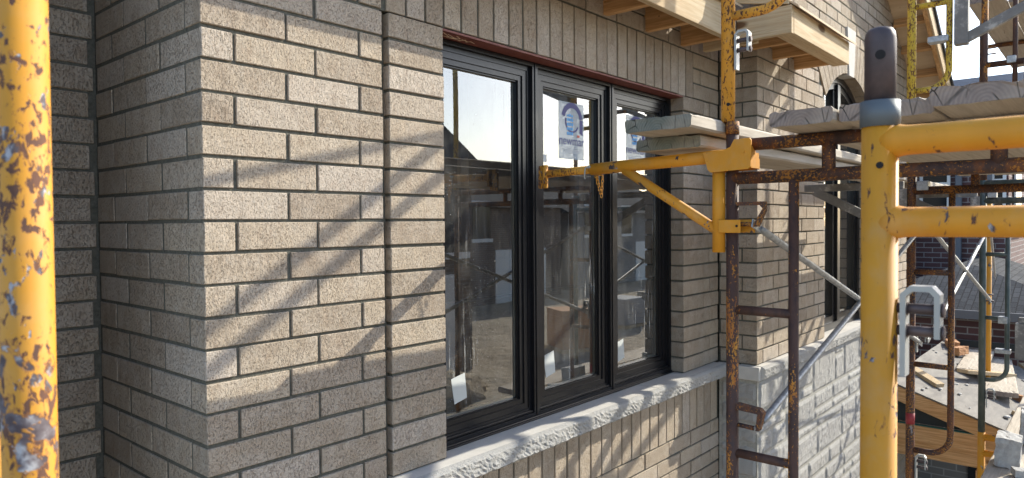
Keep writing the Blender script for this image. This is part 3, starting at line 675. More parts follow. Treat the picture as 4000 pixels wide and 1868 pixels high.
wr = MB(); wr.prism([(YB-.04, pz(YB)-.19), (YB-.04, -1.02), (-1.05, -1.02)], (PX+.05, 0, 0), (0,1,0), (0,0,1), .004); wr.build('building_paper', MAT['wrap'], porch)
board((PX, -1.02, -1.34), (PX, -1.02, -2.6), .09, .09, 'shadelumz', porch, 'porch_post', up=(1,0,0))
ed = MB(); ed.box(9.33, 9.37, -2.0, YB, -.70, -.62); ed.build('drip_edge', MAT['wrap'], porch)
bw = MB(); bw.box(7.3, 9.6, .4, .5, -2.6, 3.2); bw.box(9.2, 9.3, -1.9, .4, -2.6, -1.15); bw.build('back_wall', MAT['greybrick'], house)
bd = MB(); bd.box(9.17, 9.19, -1.15, -.55, -2.3, -1.25); bdo = tag(bd.build('basement_window', MAT['winglass'], house), 'dark window under the porch roof')
# ---------------------------------------------------------------- scaffold
def tubeobj(name, pts, r, mat, parent, lab=None, n=18):
    mb = MB(); mb.tube(pts, r, n); o = mb.build(name, MAT[mat], parent)
    return tag(o, lab) if lab else o
def lock(parent, x, y, z, s=1.0, my=-1):
    """drop-over strap lock: an upside-down U hung on two studs, on the side facing -y (my=-1)"""
    pins = MB()
    for dz in (0, -.029*s):
        pins = MB(); pins.tube([(x, y, z+dz), (x, y+my*.054*s, z+dz)], .0068*s, 10)
        pins.tube([(x, y+my*.0105, z+dz), (x, y+my*.0125, z+dz)], .0095*s, 12); pins.tube([(x, y+my*(.006+.045*s), z+dz), (x, y+my*(.0085+.045*s), z+dz)], .0095*s, 12)
        pins.build('stud_pin', MAT['pin'], parent)
    st_ = MB(); t = .0065*s
    a, b = .005, .005+.045*s
    outl = [(a, -.088*s), (a, .019*s), (a+.011*s, .030*s), (b-.009*s, .030*s), (b, .020*s), (b, -.036*s), (b-t, -.036*s), (b-t, .017*s), (b-.012*s, .023*s), (a+.014*s, .023*s), (a+t, .016*s), (a+t, -.088*s)]
    st_.prism([(p, q) for p, q in outl], (x, y, z), (0, my, 0), (0, 0, 1), .024*s)
    st_.build('drop_lock', MAT['bright'], parent)
def ladder(parent, x, y0, y1, zj, zt, mat, rungs, rr=.0168, rm=None):
    rad = .11
    c = (x, y1+rad, zj+rad)
    pts = [(x, y0-.02, zj), (x, y1+rad, zj)] + arc(c, rad, 270, 180, 8, (0,1,0), (0,0,1))[1:] + [(x, y1, zt)]
    tubeobj('ladder_tube', pts, rr, mat, parent)
    for z in rungs: tubeobj('rung', [(x, y0-.018, z), (x, y1, z)], rr*.95, rm or mat, parent)
def frame(x, y0, z0, z1, mat, label, mir=None, width=1.52, rails=(), lad=None, rr=.0215, loc=None, stubs=(), name='scaffold', rrail=None, group='tubular scaffold frames along the wall', far=True):
    t = thing(name, label, 'scaffold', loc or (x, y0, z0), group)
    tubeobj('post', [(x, y0, z0), (x, y0, z1)], rr, mat, t)
    y9 = y0-width
    if far: tubeobj('post', [(x, y9, z0), (x, y9, z1)], rr, mat, t)
    for z, m_ in rails:
        if rrail: tubeobj('rail', [(x, y0-.004, z), (x, y0-.023, z), (x, y0-.027, z), (x, y0-.032, z), (x, y0-.040, z), (x, y9, z)], [rr*.985, rr*.965, rr*.92, rrail*1.02, rrail, rrail], m_, t, None, 24)
        else: tubeobj('rail', [(x, y0-.005, z), (x, y9, z)], rr, m_, t)
    for y_, za, zb, m_, r_ in stubs: tubeobj('strut', [(x, y_, za), (x, y_, zb)], r_, m_, t)
    if lad:
        dy, zj, zt, rungs, m_ = lad; ladder(t, x, y0, y0-dy, zj, zt, m_, rungs)
        if far: ladder(t, x, y9+.0, y9+dy, zj, zt, m_, [r+.0 for r in rungs]) if False else None
    return t
def weld(mb, x, y, z, r=.026): mb.sphere((x, y, z), r, 0, 12, 8)
# nearest frame on the left
f = frame(-.711, -1.160, -2.6, 2.4, 'yelworn', 'yellow scaffold post with heavily chipped paint, close by the recessed wall', rr=.0212, width=.9, far=False)
tubeobj('ladder_tube', [(-.700, -.985, -2.6), (-.700, -.985, .66)], .0165, 'yelworn', f)
# near frame on the right with a spigot standing out of its top
f = frame(.122, -1.654, -2.6, 1.012, 'yel', 'yellow scaffold frame with bare steel spigot on top, nearest on the right', rails=((.987, 'yel'), (.881, 'yel')), rr=.0222, rrail=.0192)
mb = MB(); mb.tube([(.122,-1.654,1.006),(.122,-1.654,1.040)], .0243, 20); tag(mb.build('collar', MAT['collar'], f), 'grey steel collar under the spigot')
mb = MB(); mb.tube([(.122,-1.654,1.03),(.122,-1.654,1.122),(.122,-1.654,1.130),(.122,-1.654,1.1345),(.122,-1.654,1.1365)], [.0190,.0190,.0176,.0145,.009], 20)
mb.build('spigot', MAT['pin'], f)
d_ = (Vector((-.89785,-1.89107,0))-Vector((.122,-1.654,0))).normalized()
mb = MB(); q = Vector((.122,-1.654,1.098)); mb.tube([q+d_*.012, q+d_*.0195], .0062, 14); mb.build('pin_hole_disc', MAT['dark'], f); mb = MB(); q = Vector((.122,-1.654,.955)); mb.tube([q+d_*.015, q+d_*.0228], .0045, 12); mb.build('pin_hole_disc', MAT['dark'], f)
lock(f, .124, -1.6755, .769, 1.0)
# middle frame: rusty lower frame, yellow frame stacked on it
XM, YM = 1.50, -.858
f2 = frame(XM, YM, -2.6, 1.19, 'rustyel', 'rusty brown scaffold frame carrying the bracket, flaked yellow lower down', rails=((1.150, 'rust'), (1.034, 'rust')), lad=(.214, -.42, 1.034, (.568, .056), 'rustyel'),
           stubs=((-1.183, 1.034, 1.15, 'rust', .021), (-1.640, 1.034, 1.15, 'rust', .021)))
tubeobj('ladder_tube', [(XM, -1.85, 1.034), (XM, -1.85, -.5)], .0168, 'rust', f2)
tubeobj('coupler', [(XM, YM, 1.19), (XM, YM, 1.235)], .0236, 'rust', f2)
mb = MB(); mb.prism([(0,0),(-.085,.0),(-.095,-.012),(-.06,-.075),(-.075,-.075),(-.10,-.02),(-.10,.012),(0,.012)][::1], (XM, YM-.018, .938), (0,1,0), (0,0,1), .03); mb.tube([(XM, YM-.02, .872), (XM, YM-.075, .872)], .008, 10); mb.build('brace_stud', MAT['rust'], f2); mb = MB()
mb.prism([(0,0),(-.085,-.008),(-.098,-.02),(-.082,-.085),(-.07,-.085),(-.078,-.026),(0,-.022)], (XM, YM-.018, .236), (0,1,0), (0,0,1), .03); mb.tube([(XM, YM-.02, .158), (XM, YM-.085, .155)], .008, 10); mb.build('brace_stud', MAT['rust'], f2)
f2u = frame(XM, YM+.016, 1.235, 3.1, 'yelrust', 'speckled yellow scaffold frame standing on the rusty one', rr=.0238, rails=((2.95, 'yelrust'),), lad=(.225, 1.607, 2.95, (2.1, 2.6), 'yelrust'))
mb = MB(); q = Vector((XM, YM+.016, 1.295)); d_ = (Vector((-.89785,-1.89107,0))-Vector((XM,YM+.016,0))).normalized(); mb.tube([q+d_*.016, q+d_*.0245], .0062, 12); mb.build('pin_hole_disc', MAT['dark'], f2u)
lock(f2u, XM, YM+.016-.023, 1.517, 1.15)
# third frame: dark rust, with greenish yellow frame above
X3, Y3 = 3.70, -.991
f3 = frame(X3, Y3, -2.6, 1.19, 'rust', 'dark rusty scaffold frame with a red mark on its post', rails=((1.16, 'rust'), (1.050, 'rust')), lad=(.202, -.46, 1.05, (.581, .043), 'rust'), stubs=((-1.30, 1.05, 1.16, 'rust', .019), (-1.9, 1.05, 1.16, 'rust', .019)), rr=.0235)
mb = MB(); mb.tube([(X3, Y3, -.31), (X3, Y3, -.245)], .0239, 18); tag(mb.build('paint_mark', MAT['redtape'], f3), 'red paint mark')
lock(f3, X3, Y3-.023, -.52, 1.25); lock(f3, X3, Y3-.023, .22, 1.2)
f3u = frame(X3, Y3+.004, 1.19, 3.2, 'yelgreen', 'greenish yellow scaffold frame high up before the gable soffit', rails=((3.03, 'yelgreen'), (2.91, 'yelgreen')), lad=(.187, 1.625, 2.91, (2.105, 2.6), 'yelgreen'), rr=.0235)
# fourth frame: green above a yellow one
X4, Y4 = 5.75, -1.094
f4 = frame(X4, Y4, -.815, 1.19, 'green', 'green painted scaffold frame before the dark brick neighbour', rails=((1.165, 'green'), (1.027, 'green')), lad=(.163, -.392, 1.027, (.605, .102), 'green'), rr=.0245)
lock(f4, X4, Y4-.024, -.50, 1.3); tubeobj('brace_stud', [(X4, Y4, .235), (X4, Y4-.075, .235)], .006, 'pin', f4); tubeobj('brace_stud', [(X4, Y4, .285), (X4, Y4-.075, .285)], .006, 'pin', f4)
f4b = frame(X4, Y4, -2.6, -.816, 'yelnew', 'bright yellow scaffold frame under the green one', rails=((-.854, 'yelnew'), (-.985, 'yelnew')), rr=.0265)
f4u = frame(X4, Y4, 1.19, 3.2, 'rustyel', 'rust-eaten yellow scaffold frame high against the sky', rails=((2.095, 'rustyel'), (2.95, 'rustyel')), rr=.0235, stubs=((-1.291, 1.65, 3.0, 'rustyel', .017),))
for z in (2.18, 2.225): tubeobj('brace_stud', [(X4, Y4, z), (X4, Y4-.075, z)], .006, 'rust', f4u)
f5 = frame(8.0, -.88, -2.6, 1.10, 'yelnew', 'bright yellow scaffold frame standing beyond the porch roof', rails=((1.0, 'yelnew'),), rr=.024, stubs=())
f6 = frame(8.0, -.80, 1.101, 3.0, 'rust', 'dark rusty scaffold frame highest and farthest, carrying the high planks', rails=((2.697, 'rust'),), rr=.022)
# cross braces (flattened ends)
def brace(p0, p1, label, r=.0125, mat='galv'):
    p0, p1 = Vector(p0), Vector(p1); d = (p1-p0).normalized()
    mb = MB(); mb.tube([p0+d*.05, p0+d*.085, p1-d*.085, p1-d*.05], [r*.75, r, r, r*.75], 14)
    for p, q in ((p0-d*.015, p0+d*.055), (p1+d*.015, p1-d*.055)): mb.bar(p, q, .006, .03, (0,0,1), .001)
    return tag(mb.build('cross_brace', MAT[mat], None, p0), label, 'scaffold brace', 'galvanized cross braces between frames')
brace((XM, YM-.078, .872), (X3, Y3-.055, .165), 'galvanized brace falling from the bracket clamp towards the dark frame')
brace((XM, YM-.088, .155), (X3, Y3-.055, .845), 'galvanized brace rising in front of the grey stone base')
brace((X3, Y3-.10, .83), (X4, Y4-.055, .235), 'galvanized brace falling from the dark frame to the green frame', .0125)
brace((X3, Y3-.09, .19), (X4, Y4-.055, .86), 'galvanized brace rising from the dark frame to the green frame', .0125)
brace((X4, Y4-.05, .80), (X4+1.7, Y4+.1, .30), 'thin galvanized brace behind the green frame', .009)
brace((XM, YM-.05, 2.2), (X3, Y3-.05, 2.84), 'upper galvanized brace rising towards the gable', .0135)

# yellow side bracket on the middle frame, reaching to the window
XB = 1.482
br = thing('side_bracket', 'yellow outrigger bracket with extended arm pointing at the window', 'scaffold bracket', (XB, YM, .8))
tubeobj('arm', [(XB, -.94, 1.118), (XB, -.268, 1.098)], .0235, 'yelnew', br, n=22)
sa = MB(); sa.tube([(XB, -.30, 1.099), (XB, -.025, 1.0905)], .0165, 16); sa.build('sliding_arm', MAT['yelrust'], br)
sp_ = MB(); sp_.box(XB-.006, XB+.006, -.040, .006, 1.030, 1.128, .002); sp_.tube([(XB-.012, -.035, 1.05), (XB-.012, -.035, 1.128)], .012, 10); tag(sp_.build('bumper_plate', MAT['yelworn'], br), 'worn end plate with mortar splashes')
d_ = (Vector((-.89785,-1.89107,1.0))-Vector((XB,-.15,1.09))).normalized(); mb = MB()
for y_ in (-.075, -.12, -.165, -.21):
    q = Vector((XB, y_, 1.0905+.03*(-y_-.025))); mb.tube([q+d_*.010, q+d_*.0172], .0052, 12)
q = Vector((XB-.007, -.027, 1.062)); mb.tube([q, q+Vector((-.0012, 0, 0))], .005, 12)
mb.build('pin_hole_disc', MAT['dark'], br)
tubeobj('upright_tube', [(XB, -.815, 1.085), (XB, -.815, .772)], .0225, 'yelnew', br, n=22)
tubeobj('diagonal_tube', [(XB, -.425, 1.088), (XB, -.805, .853)], .0185, 'yelnew', br, n=20)
pl = MB()
pl.prism([(-.770, 1.128), (-.845, 1.131), (-.872, 1.142), (-.885, 1.166), (-.940, 1.168), (-.946, 1.160), (-.944, 1.070), (-.936, 1.062), (-.800, 1.056), (-.788, 1.066)], (XB-.030, 0, 0), (0,1,0), (0,0,1), .007)
pl.prism([(-.845, 1.131), (-.944, 1.10), (-.944, 1.064), (-.800, 1.058)], (XB+.045, 0, 0), (0,1,0), (0,0,1), .007); pl.box(XB-.026, XB+.041, -.944, -.936, 1.066, 1.12)
pl.tube([(XB-.034, -.918, 1.122), (XB-.0362, -.918, 1.122)], .0055, 12); pl.build('hook_plate', MAT['yelnew'], br)
cp = MB(); cp.box(XB-.028, XB-.021, -.905, -.825, .842, .888, .002); cp.build('clamp_plate', MAT['yelnew'], br); cp = MB(); cp.box(XB+.040, XB+.047, -.93, -.825, .842, .888, .002); cp.build('clamp_plate', MAT['yelnew'], br)
mb = MB(); mb.tube([(XB-.0285, -.893, .866), (XB-.0298, -.893, .866)], .0045, 12); mb.build('pin_hole_disc', MAT['dark'], br)
ph = MB(); ph.tube([(XB-.030, -.272, 1.106), (XB+.03, -.272, 1.106)], .006, 10); ph.tube([(XB-.030, -.272, 1.106), (XB-.034, -.262, 1.104), (XB-.034, -.258, 1.085), (XB-.033, -.256, 1.062), (XB-.030, -.259, 1.058)], .0032, 8); ph.build('locking_pin', MAT['bright'], br)
ch = MB(); zc = 1.072
def link(c, v_, u_):
    pts = [Vector(c) + Vector(u_)*(.0048*math.cos(t)) + Vector(v_)*(.0095*math.sin(t)) for t in [2*math.pi*i/12 for i in range(12)]]
    ch.tube(pts, .0012, 6, closed=True)
ycur = -.292
for k in range(6): link((XB-.004+.002*(k % 2), ycur-.004*k, zc-.0135*k), (0,-.25,1), (1,0,0) if k % 2 else (0,1,0))
for k in range(6): link((XB+.002, ycur-.028+.001*k, 1.062-.0145*k), (.1,0,1), (0,1,0) if k % 2 else (1,0,0))
for k in range(2): link((XB, ycur-.012-.010*k, 1.073), (0,1,.2), (1,0,0))
ch.build('chain', MAT['yelnew'], br)
# grey brackets further on
def gbracket(x, y0, z, label, reach=.55, my=1):
    b = thing('side_bracket', label, 'scaffold bracket', (x, y0, z), 'grey steel side brackets')
    mb = MB(); mb.box(x-.02, x+.02, min(y0, y0+my*reach), max(y0, y0+my*reach), z-.022, z+.022, .003); mb.build('arm', MAT['grey'], b)
    mb = MB(); mb.box(x-.03, x+.03, y0+my*.012-.033, y0+my*.012+.033, z-.30, z-.023, .003); mb.build('upright', MAT['grey'], b)
    mb = MB(); mb.bar((x-.004, y0+my*.03, z-.27), (x-.004, y0+my*(reach-.06), z-.02), .03, .052, (0,0,1), .003); mb.build('diagonal', MAT['grey'], b)
    mb = MB(); mb.box(x-.032, x+.032, y0-my*.075-.028, y0-my*.075+.075, z-.27, z-.235, .004); mb.build('clamp', MAT['galv'], b); mb = MB(); mb.box(x-.034, x+.034, y0-my*.10-.03, y0-my*.10+.03, z-.035, z+.02, .004); mb.build('clamp', MAT['galv'], b)
    return b
gbracket(X3-.01, -1.222, 2.15, 'grey steel bracket clamped high on the greenish frame', .62, -1)
gbracket(X3, Y3+.04, 1.085, 'grey steel bracket on the wall side of the dark frame', .56, 1)
gbracket(X4, Y4+.04, 1.085, 'grey steel bracket on the wall side of the green frame', .55, 1)
gbracket(X4-.01, -1.33, .10, 'grey steel bracket low on the green frame', .45, -1)
gbracket(X4-.01, -1.37, 2.12, 'grey steel bracket on the rust-eaten frame against the sky', .6, -1)

# ---------------------------------------------------------------- planks
def plank(x0, x1, ya, yb, z0, th, label, end='endgrain', rot=0.0, sd=0, rag=.006, name='scaffold_plank', group='weathered scaffold planks', tilt=0.0):
    ym = (ya+yb)/2; hw_ = abs(yb-ya)/2; ht = th/2; c = .007
    prof = []
    nyy = 14
    top = [(-hw_+c+(2*hw_-2*c)*i/nyy, ht) for i in range(nyy+1)]; bot = [(hw_-c-(2*hw_-2*c)*i/nyy, -ht) for i in range(nyy+1)]
    prof = [(-hw_, ht-c)] + top + [(hw_, ht-c), (hw_, 0), (hw_, -ht+c)] + bot + [(-hw_, -ht+c), (-hw_, 0)]
    ts = [0, .004, .012, .03, .06, .1] + [.1+(x1-x0-.2)*i/26 for i in range(1, 26)] + [x1-x0-.1, x1-x0-.05, x1-x0-.02, x1-x0]
    vs = []; L = len(prof); cs, sn = math.cos(rot), math.sin(rot)
    for i, t in enumerate(ts):
        for k, (py, pz_) in enumerate(prof):
            e = 1.0 if i == 0 else (.5 if i < 3 else .25)
            nx_ = mnoise.noise((py*22+sd, pz_*30, sd)) ; q = mnoise.noise((t*8, py*14+sd, pz_*25)); q2 = mnoise.noise((t*30+sd, py*40, pz_*40))
            ragn = -max(0, abs(mnoise.noise((py*26, sd*3, t*14)))-.15)*rag*2.2*(1 if pz_ > 0 else .4)*(1 if i < 5 else .35)
            dy = q*.003 + q2*.0015; dz = q*.0025 + q2*.0012 + (ragn if abs(pz_) > ht-.001 and pz_ > 0 else -ragn*.5 if pz_ < -ht+.001 else 0)
            lx = t + (nx_*.008 if i == 0 else 0); ly = py + dy
            vs.append((x0 + lx*cs - ly*sn, ym + lx*sn + ly*cs, z0+ht + pz_ + dz + lx*tilt))
    mb = MB(); mb.add(vs, [(i*L+k, (i+1)*L+k, (i+1)*L+(k+1) % L, i*L+(k+1) % L) for i in range(len(ts)-1) for k in range(L)], 0, False)
    mb.f.append([k for k in range(L)]); mb.m.append(1); mb.sm.append(False)
    mb.f.append([(len(ts)-1)*L+k for k in range(L)][::-1]); mb.m.append(1); mb.sm.append(False)
    return tag(mb.build(name, [MAT['plankx'], MAT[end]], None, (x0, ym, z0)), label, 'plank', group)
# pair lying on the yellow bracket
plank(1.41, 4.75, -.780, -.520, 1.146, .046, 'lower plank of the pair lying on the yellow bracket, ragged greenish end', 'endgreen', -.012, 2, .010)
plank(1.235, 4.9, -.832, -.578, 1.194, .046, 'upper plank of the pair on the yellow bracket, cracked grey-green end', 'endgreen', .000, 5, .004)
# deck of planks on the rusty frame
plank(1.27, 4.6, -1.262, -1.075, 1.172, .047, 'deck plank beside the rusty post, its chipped end nearest the wall', rot=-.006, sd=11, rag=.012)
plank(1.30, 4.7, -1.515, -1.270, 1.172, .052, 'deck plank in the middle of the rusty frame, behind the spigot', rot=-.004, sd=17, rag=.012)
plank(1.20, 4.9, -1.765, -1.522, 1.176, .050, 'deck plank with the long grey end sticking out by the yellow rail', rot=.0, sd=23, rag=.008)
plank(1.24, 4.9, -2.02, -1.775, 1.174, .050, 'outermost deck plank with a knotted split end', rot=.004, sd=29, rag=.010)
# planks seen from below, high at the right
plank(6.25, 9.6, -1.17, -.91, 2.722, .046, 'high plank against the sky, inner one of two seen from below', rot=.0, sd=37, rag=.02)
plank(6.4, 9.6, -1.44, -1.18, 2.722, .046, 'high plank against the sky, outer one of two seen from below', rot=.0, sd=43, rag=.02)
plank(4.75, 7.0, -.90, -.68, 1.108, .044, 'plank on the wall-side bracket of the green frame', rot=.0, sd=51)
# planks and rubble lying on the porch roof
plank(7.35, 9.3, -1.20, -.93, pz(-1.05)+.05, .05, 'sunlit plank lying askew on the porch roof', rot=.12, sd=61, rag=.01)
plank(7.9, 9.3, -.86, -.60, pz(-.74)+.03, .05, 'short pale plank flat on the porch roof by the wall', rot=.05, sd=67, rag=.01)
plank(8.2, 9.35, -1.62, -1.36, pz(-1.5)+.07, .05, 'plank end at the far side of the porch roof', rot=-.06, sd=71, rag=.01)
R2 = random.Random(5)
for k, (x_, y_, l_, r_, w_, lab) in enumerate(((6.9, -.62, .55, .9, .09, 'short fresh lumber offcut lying askew near the dark frame'), (7.25, -1.52, .40, 2.2, .09, 'small lumber offcut close to the eave of the porch roof'), (8.3, -1.05, .8, 2.7, .12, 'long lumber offcut on top of the sunlit plank'), (8.9, -1.35, .7, .4, .14, 'lumber offcut at the far end of the porch roof'))):
    mb = MB(); d_ = Vector((math.cos(r_), math.sin(r_)*1, 0)); p_ = Vector((x_, y_, pz(y_)+.03+(.07 if k == 2 else 0))); q_ = p_ + d_*l_; q_.z = pz(q_.y)+.03+(.07 if k == 2 else 0)
    mb.bar(p_, q_, w_, .036, (0,0,1), .002); tag(mb.build('lumber_offcut', MAT['lumx'], None, p_), lab, 'offcut', 'lumber offcuts on the porch roof')
dbr = MB()
for k in range(50):
    x_, y_ = R2.choice([(7.0,-1.1),(7.6,-.7),(8.6,-.5),(8.8,-1.3),(6.8,-.5)]); x_ = min(9.25, max(PX+.05, R2.gauss(x_, .25))); y_ = max(-1.9, min(-.3, R2.gauss(y_, .14))); s_ = R2.uniform(.006, .03)*(1.6 if R2.random() < .1 else 1); dbr.sphere((x_, y_, pz(y_)+s_*.3), s_, 0, 6, 4, (1, R2.uniform(.5, 1), .3))
tag(dbr.build('rubble', MAT['conc'], None, (8, -1, -.8)), 'scattered mortar crumbs on the porch roof', 'rubble', None, 'stuff')
# low deck with a concrete block
plank(3.55, 6.2, -1.62, -1.335, -.600, .05, 'low plank caked in mortar under the grey block', rot=.0, sd=81)
plank(3.62, 6.2, -1.93, -1.64, -.600, .05, 'low plank at the bottom right, beside the caked one', rot=.0, sd=87)
def chunk(c, s, rot, mat, name, label, cat, group=None):
    mb = MB(); rz = Matrix.Rotation(rot, 3, 'Z') @ Matrix.Rotation(R.uniform(-.15, .15), 3, 'X'); n_ = 6; vs = []; ids = {}
    for i in range(n_+1):
        for j in range(n_+1):
            for k in range(n_+1):
                if 0 < i < n_ and 0 < j < n_ and 0 < k < n_: continue
                p = Vector(((i/n_-.5)*s[0], (j/n_-.5)*s[1], (k/n_-.5)*s[2])); q = p + Vector((mnoise.noise(p*40+Vector(c)*9), mnoise.noise(p*40+Vector((5,0,0))), mnoise.noise(p*40+Vector((0,7,0)))))*min(s)*.07
                ids[(i,j,k)] = len(vs); vs.append(Vector(c)+rz @ q + Vector((0,0,s[2]/2)))
    fs = []
    for i in range(n_):
        for j in range(n_):
            for e in (0, n_):
                a = [(i,j,e),(i+1,j,e),(i+1,j+1,e),(i,j+1,e)]; fs.append([ids[q] for q in (a if e else a[::-1])])
                a = [(e,i,j),(e,i+1,j),(e,i+1,j+1),(e,i,j+1)]; fs.append([ids[q] for q in (a if e else a[::-1])])
                a = [(i,e,j),(i,e,j+1),(i+1,e,j+1),(i+1,e,j)]; fs.append([ids[q] for q in (a if e else a[::-1])])
    mb.add(vs, fs, 0, False); return tag(mb.build(name, MAT[mat], None, c), label, cat, group)
chunk((4.05, -1.43, -.545), (.19, .12, .165), .05, 'conc', 'concrete_block', 'grey concrete block standing on the caked low plank', 'block')
chunk((4.62, -1.50, -.545), (.19, .12, .20), .1, 'conc', 'concrete_block', 'grey concrete block further back on the low plank, cut by the picture edge', 'block')
chunk((3.85, -1.50, -.545), (.07, .06, .04), .4, 'conc', 'mortar_lump', 'lump of dry mortar in front of the grey block', 'rubble', 'mortar lumps on the low plank')
chunk((7.0, -1.28, pz(-1.28)), (.10, .09, .08), .6, 'clay', 'brick_chunk', 'orange brick chunk lying on the bare sheathing near the green post', 'rubble', 'brick chunks on the porch roof')
chunk((7.5, -1.33, pz(-1.33)), (.13, .10, .09), .2, 'clay', 'brick_chunk', 'orange brick chunk nearest the grey bracket', 'rubble', 'brick chunks on the porch roof')
chunk((7.7, -1.18, pz(-1.18)), (.10, .08, .06), 1.0, 'clay', 'brick_chunk', 'small orange brick chunk in front of the sunlit plank', 'rubble', 'brick chunks on the porch roof')
chunk((9.0, -.40, pz(-.4)), (.26, .12, .09), .3, 'clay', 'brick_chunk', 'clay brick at the wall end of the porch roof, topmost', 'rubble', 'brick chunks on the porch roof')
chunk((8.7, -.52, pz(-.52)+.02), (.22, .10, .09), -.3, 'clay', 'brick_chunk', 'pale clay brick before the short plank on the porch roof', 'rubble', 'brick chunks on the porch roof')

# ---------------------------------------------------------------- neighbouring house beyond
nb = thing('neighbor_house', 'dark red brick house with grey shingle lean-to beyond the scaffold', 'house', (14, 1, -2.6))
mb = MB(); mb.box(13.7, 22, -.50, 9, -2.6, 3.05); mb.build('brick_wall', MAT['redbrick'], nb)
mb = MB(); mb.box(12.9, 13.695, 1.06, 9, -2.6, 3.05); mb.build('brick_wall', MAT['redbrick'], nb)
mb = MB(); mb.prism([(12.6, 3.02), (22.4, 3.02), (17.5, 4.0)], (0, 4.2, 0), (1,0,0), (0,0,1), 10.2); mb.build('roof', MAT['bluesh'], nb)
mb = MB(); hb = [(9.75,-1.9,-.30),(13.65,-1.9,-.30),(13.65,1.05,-.30),(9.75,1.05,-.30)]; hr = [(11.3,-.35,.20),(13.65,-.35,.24),(13.65,-.1,.24),(11.3,-.1,.20)]
mb.add(hb+hr, [(0,1,5,4),(1,2,6,5),(2,3,7,6),(3,0,4,7),(4,5,6,7),(3,2,1,0)]); mb.build('lean_to_roof', MAT['shingle'], nb)
mb = MB(); mb.box(9.70, 9.745, -1.95, 1.1, -.40, -.29); mb.build('gutter', MAT['dspout'], nb)
mb = MB(); mb.box(9.9, 13.6, -1.8, 1.0, -2.6, -.42); mb.build('brick_wall', MAT['redbrick'], nb)
for y_ in (1.62, .22, -.22):
    x_ = 12.89 if y_ > 1.06 else 13.69
    mb = MB(); mb.box(x_-.09, x_-.002, y_-.05, y_+.05, -2.0, 3.1, .01); mb.build('downspout', MAT['dspout'], nb)
def nwin(x_, y0, y1, z0, z1):
    mb = MB(); mb.box(x_-.02, x_+.02, y0, y1, z0, z1); wo_ = mb.build('window', MAT['winglass'], nb)
    mb = MB(); mb.box(x_-.045, x_-.021, y0-.05, y0, z0-.05, z1+.05); mb.box(x_-.045, x_-.021, y1, y1+.05, z0-.05, z1+.05); mb.box(x_-.045, x_-.021, y0, y1, z1, z1+.05); mb.box(x_-.06, x_-.021, y0-.08, y1+.08, z0-.15, z0-.051); mb.box(x_-.04, x_-.021, y0, y1, (z0+z1)/2-.02, (z0+z1)/2+.02)
    mb.build('window_frame', MAT['white'], wo_)
nwin(13.70, .40, .78, .85, 2.2); nwin(13.70, -.42, -.30, .9, 2.2); nwin(12.90, 2.1, 2.9, .8, 2.2)
mb = MB(); mb.box(14.4, 15.6, -.52, -.499, .75, 2.2); wo_ = mb.build('window', MAT['winglass'], nb); mb = MB(); mb.box(14.3, 15.7, -.58, -.521, .62, .749); mb.box(14.3, 14.399, -.55, -.521, .75, 2.3); mb.build('window_frame', MAT['white'], wo_)

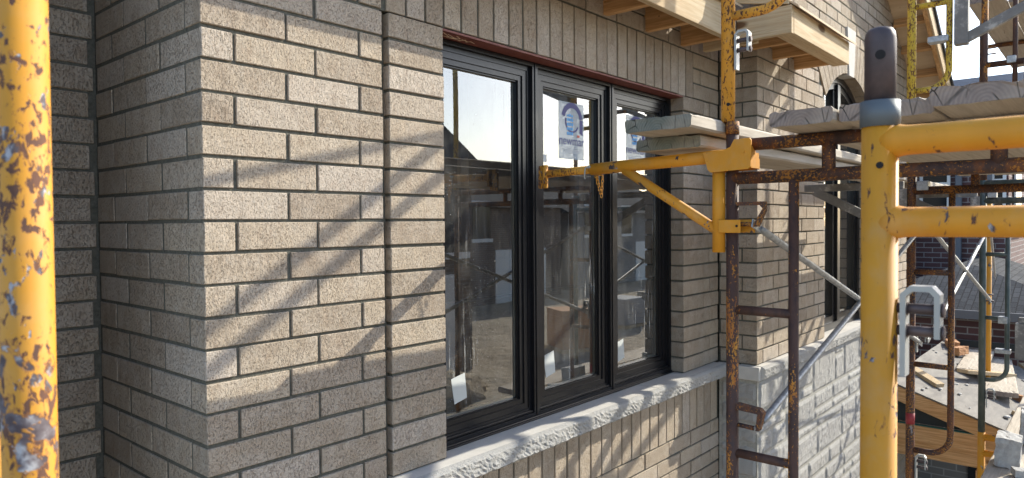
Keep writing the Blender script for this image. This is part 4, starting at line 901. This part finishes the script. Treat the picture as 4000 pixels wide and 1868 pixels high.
# ---------------------------------------------------------------- street side, seen mirrored in the panes
def shouse(x0, x1, y0, y1, h, rise, label, wm, ax='x'):
    t = thing('street_house', label, 'house', ((x0+x1)/2, (y0+y1)/2, -2.6), 'houses across the street')
    mb = MB(); mb.box(x0, x1, y0, y1, -2.6, h); mb.build('wall', MAT[wm], t)
    mb = MB()
    if ax == 'x': mb.prism([(y0-.4, h-.05), (y1+.4, h-.05), ((y0+y1)/2, h+rise)], ((x0+x1)/2, 0, 0), (0,1,0), (0,0,1), x1-x0+.8)
    else: mb.prism([(x0-.4, h-.05), (x1+.4, h-.05), ((x0+x1)/2, h+rise)], (0, (y0+y1)/2, 0), (1,0,0), (0,0,1), y1-y0+.8)
    mb.build('roof', MAT['shingle'], t)
    for k in range(3):
        xa = x0+(x1-x0)*(.12+.3*k); mb = MB(); mb.box(xa, xa+1.1, y1-.02, y1+.02, .2, 1.7); wo_ = mb.build('window', MAT['winglass'], t)
        mb = MB(); mb.box(xa-.08, xa+1.18, y1+.021, y1+.06, .05, .2); mb.box(xa-.08, xa+1.18, y1+.021, y1+.06, 1.7, 1.8); mb.build('window_frame', MAT['white'], wo_)
    mb = MB(); mb.box(x0+(x1-x0)*.55, x0+(x1-x0)*.88, y1+.001, y1+.05, -2.6, -.3); mb.build('garage_door', MAT['white'], t)
shouse(6.4, 11.0, -16, -9.4, 2.0, 1.7, 'brown brick house opposite with steep gable, nearer the window', 'brown', 'y')
shouse(15.5, 26, -26, -18, 1.6, 1.9, 'long low brown house across the dirt lot', 'brown')
shouse(28, 40, -27, -19, 1.4, 2.0, 'pale grey brick house at the end of the dirt lot', 'greybrick')
def pallet(x, y, rot, label, mat='clay', rows=5):
    t = thing('brick_pallet', label, 'brick pallet', (x, y, gz(x, y)), 'brick pallets on the dirt')
    z = gz(x, y); mb = MB(); ax_ = (Vector((math.cos(rot), math.sin(rot), 0)), Vector((-math.sin(rot), math.cos(rot), 0)), Vector((0,0,1)))
    for k in range(rows): mb.obox((x, y, z+.20+k*.17), ax_, (.55, .5, .083), .01)
    mb.build('brick_stack', MAT[mat], t)
    mb = MB(); mb.obox((x, y, z+.055), ax_, (.6, .55, .05), .004); mb.build('pallet', MAT['lumx'], t)
pallet(9.8, -3.9, .3, 'pallet of orange bricks on the dirt, closest to the wall', rows=4); pallet(19, -10.2, .1, 'pallet of pale blocks on the dirt', 'conc', 5); pallet(14.5, -9.0, .5, 'pallet of orange bricks further out on the dirt', 'clay', 6)
for k, (x_, y_, s_) in enumerate(((5.2, -4.1, .6), (3.5, -3.4, .45), (8.6, -8.0, .9))):
    mb = MB(); mb.sphere((x_, y_, -2.65), s_, 0, 18, 10, (1.3, 1.0, .55)); mb.v = [v_ + v_.normalized()*0 + Vector((mnoise.noise(v_*3), mnoise.noise(v_*3+X*5), mnoise.noise(v_*4)))*.13*s_*2 for v_ in mb.v]
    tag(mb.build('dirt_heap', MAT['dirt'], None, (x_, y_, -2.6)), ('broad dirt heap beside the brick pallet', 'small dirt heap closest to the wall', 'large dirt heap before the gabled house')[k], 'dirt heap', 'dirt heaps on the lot')
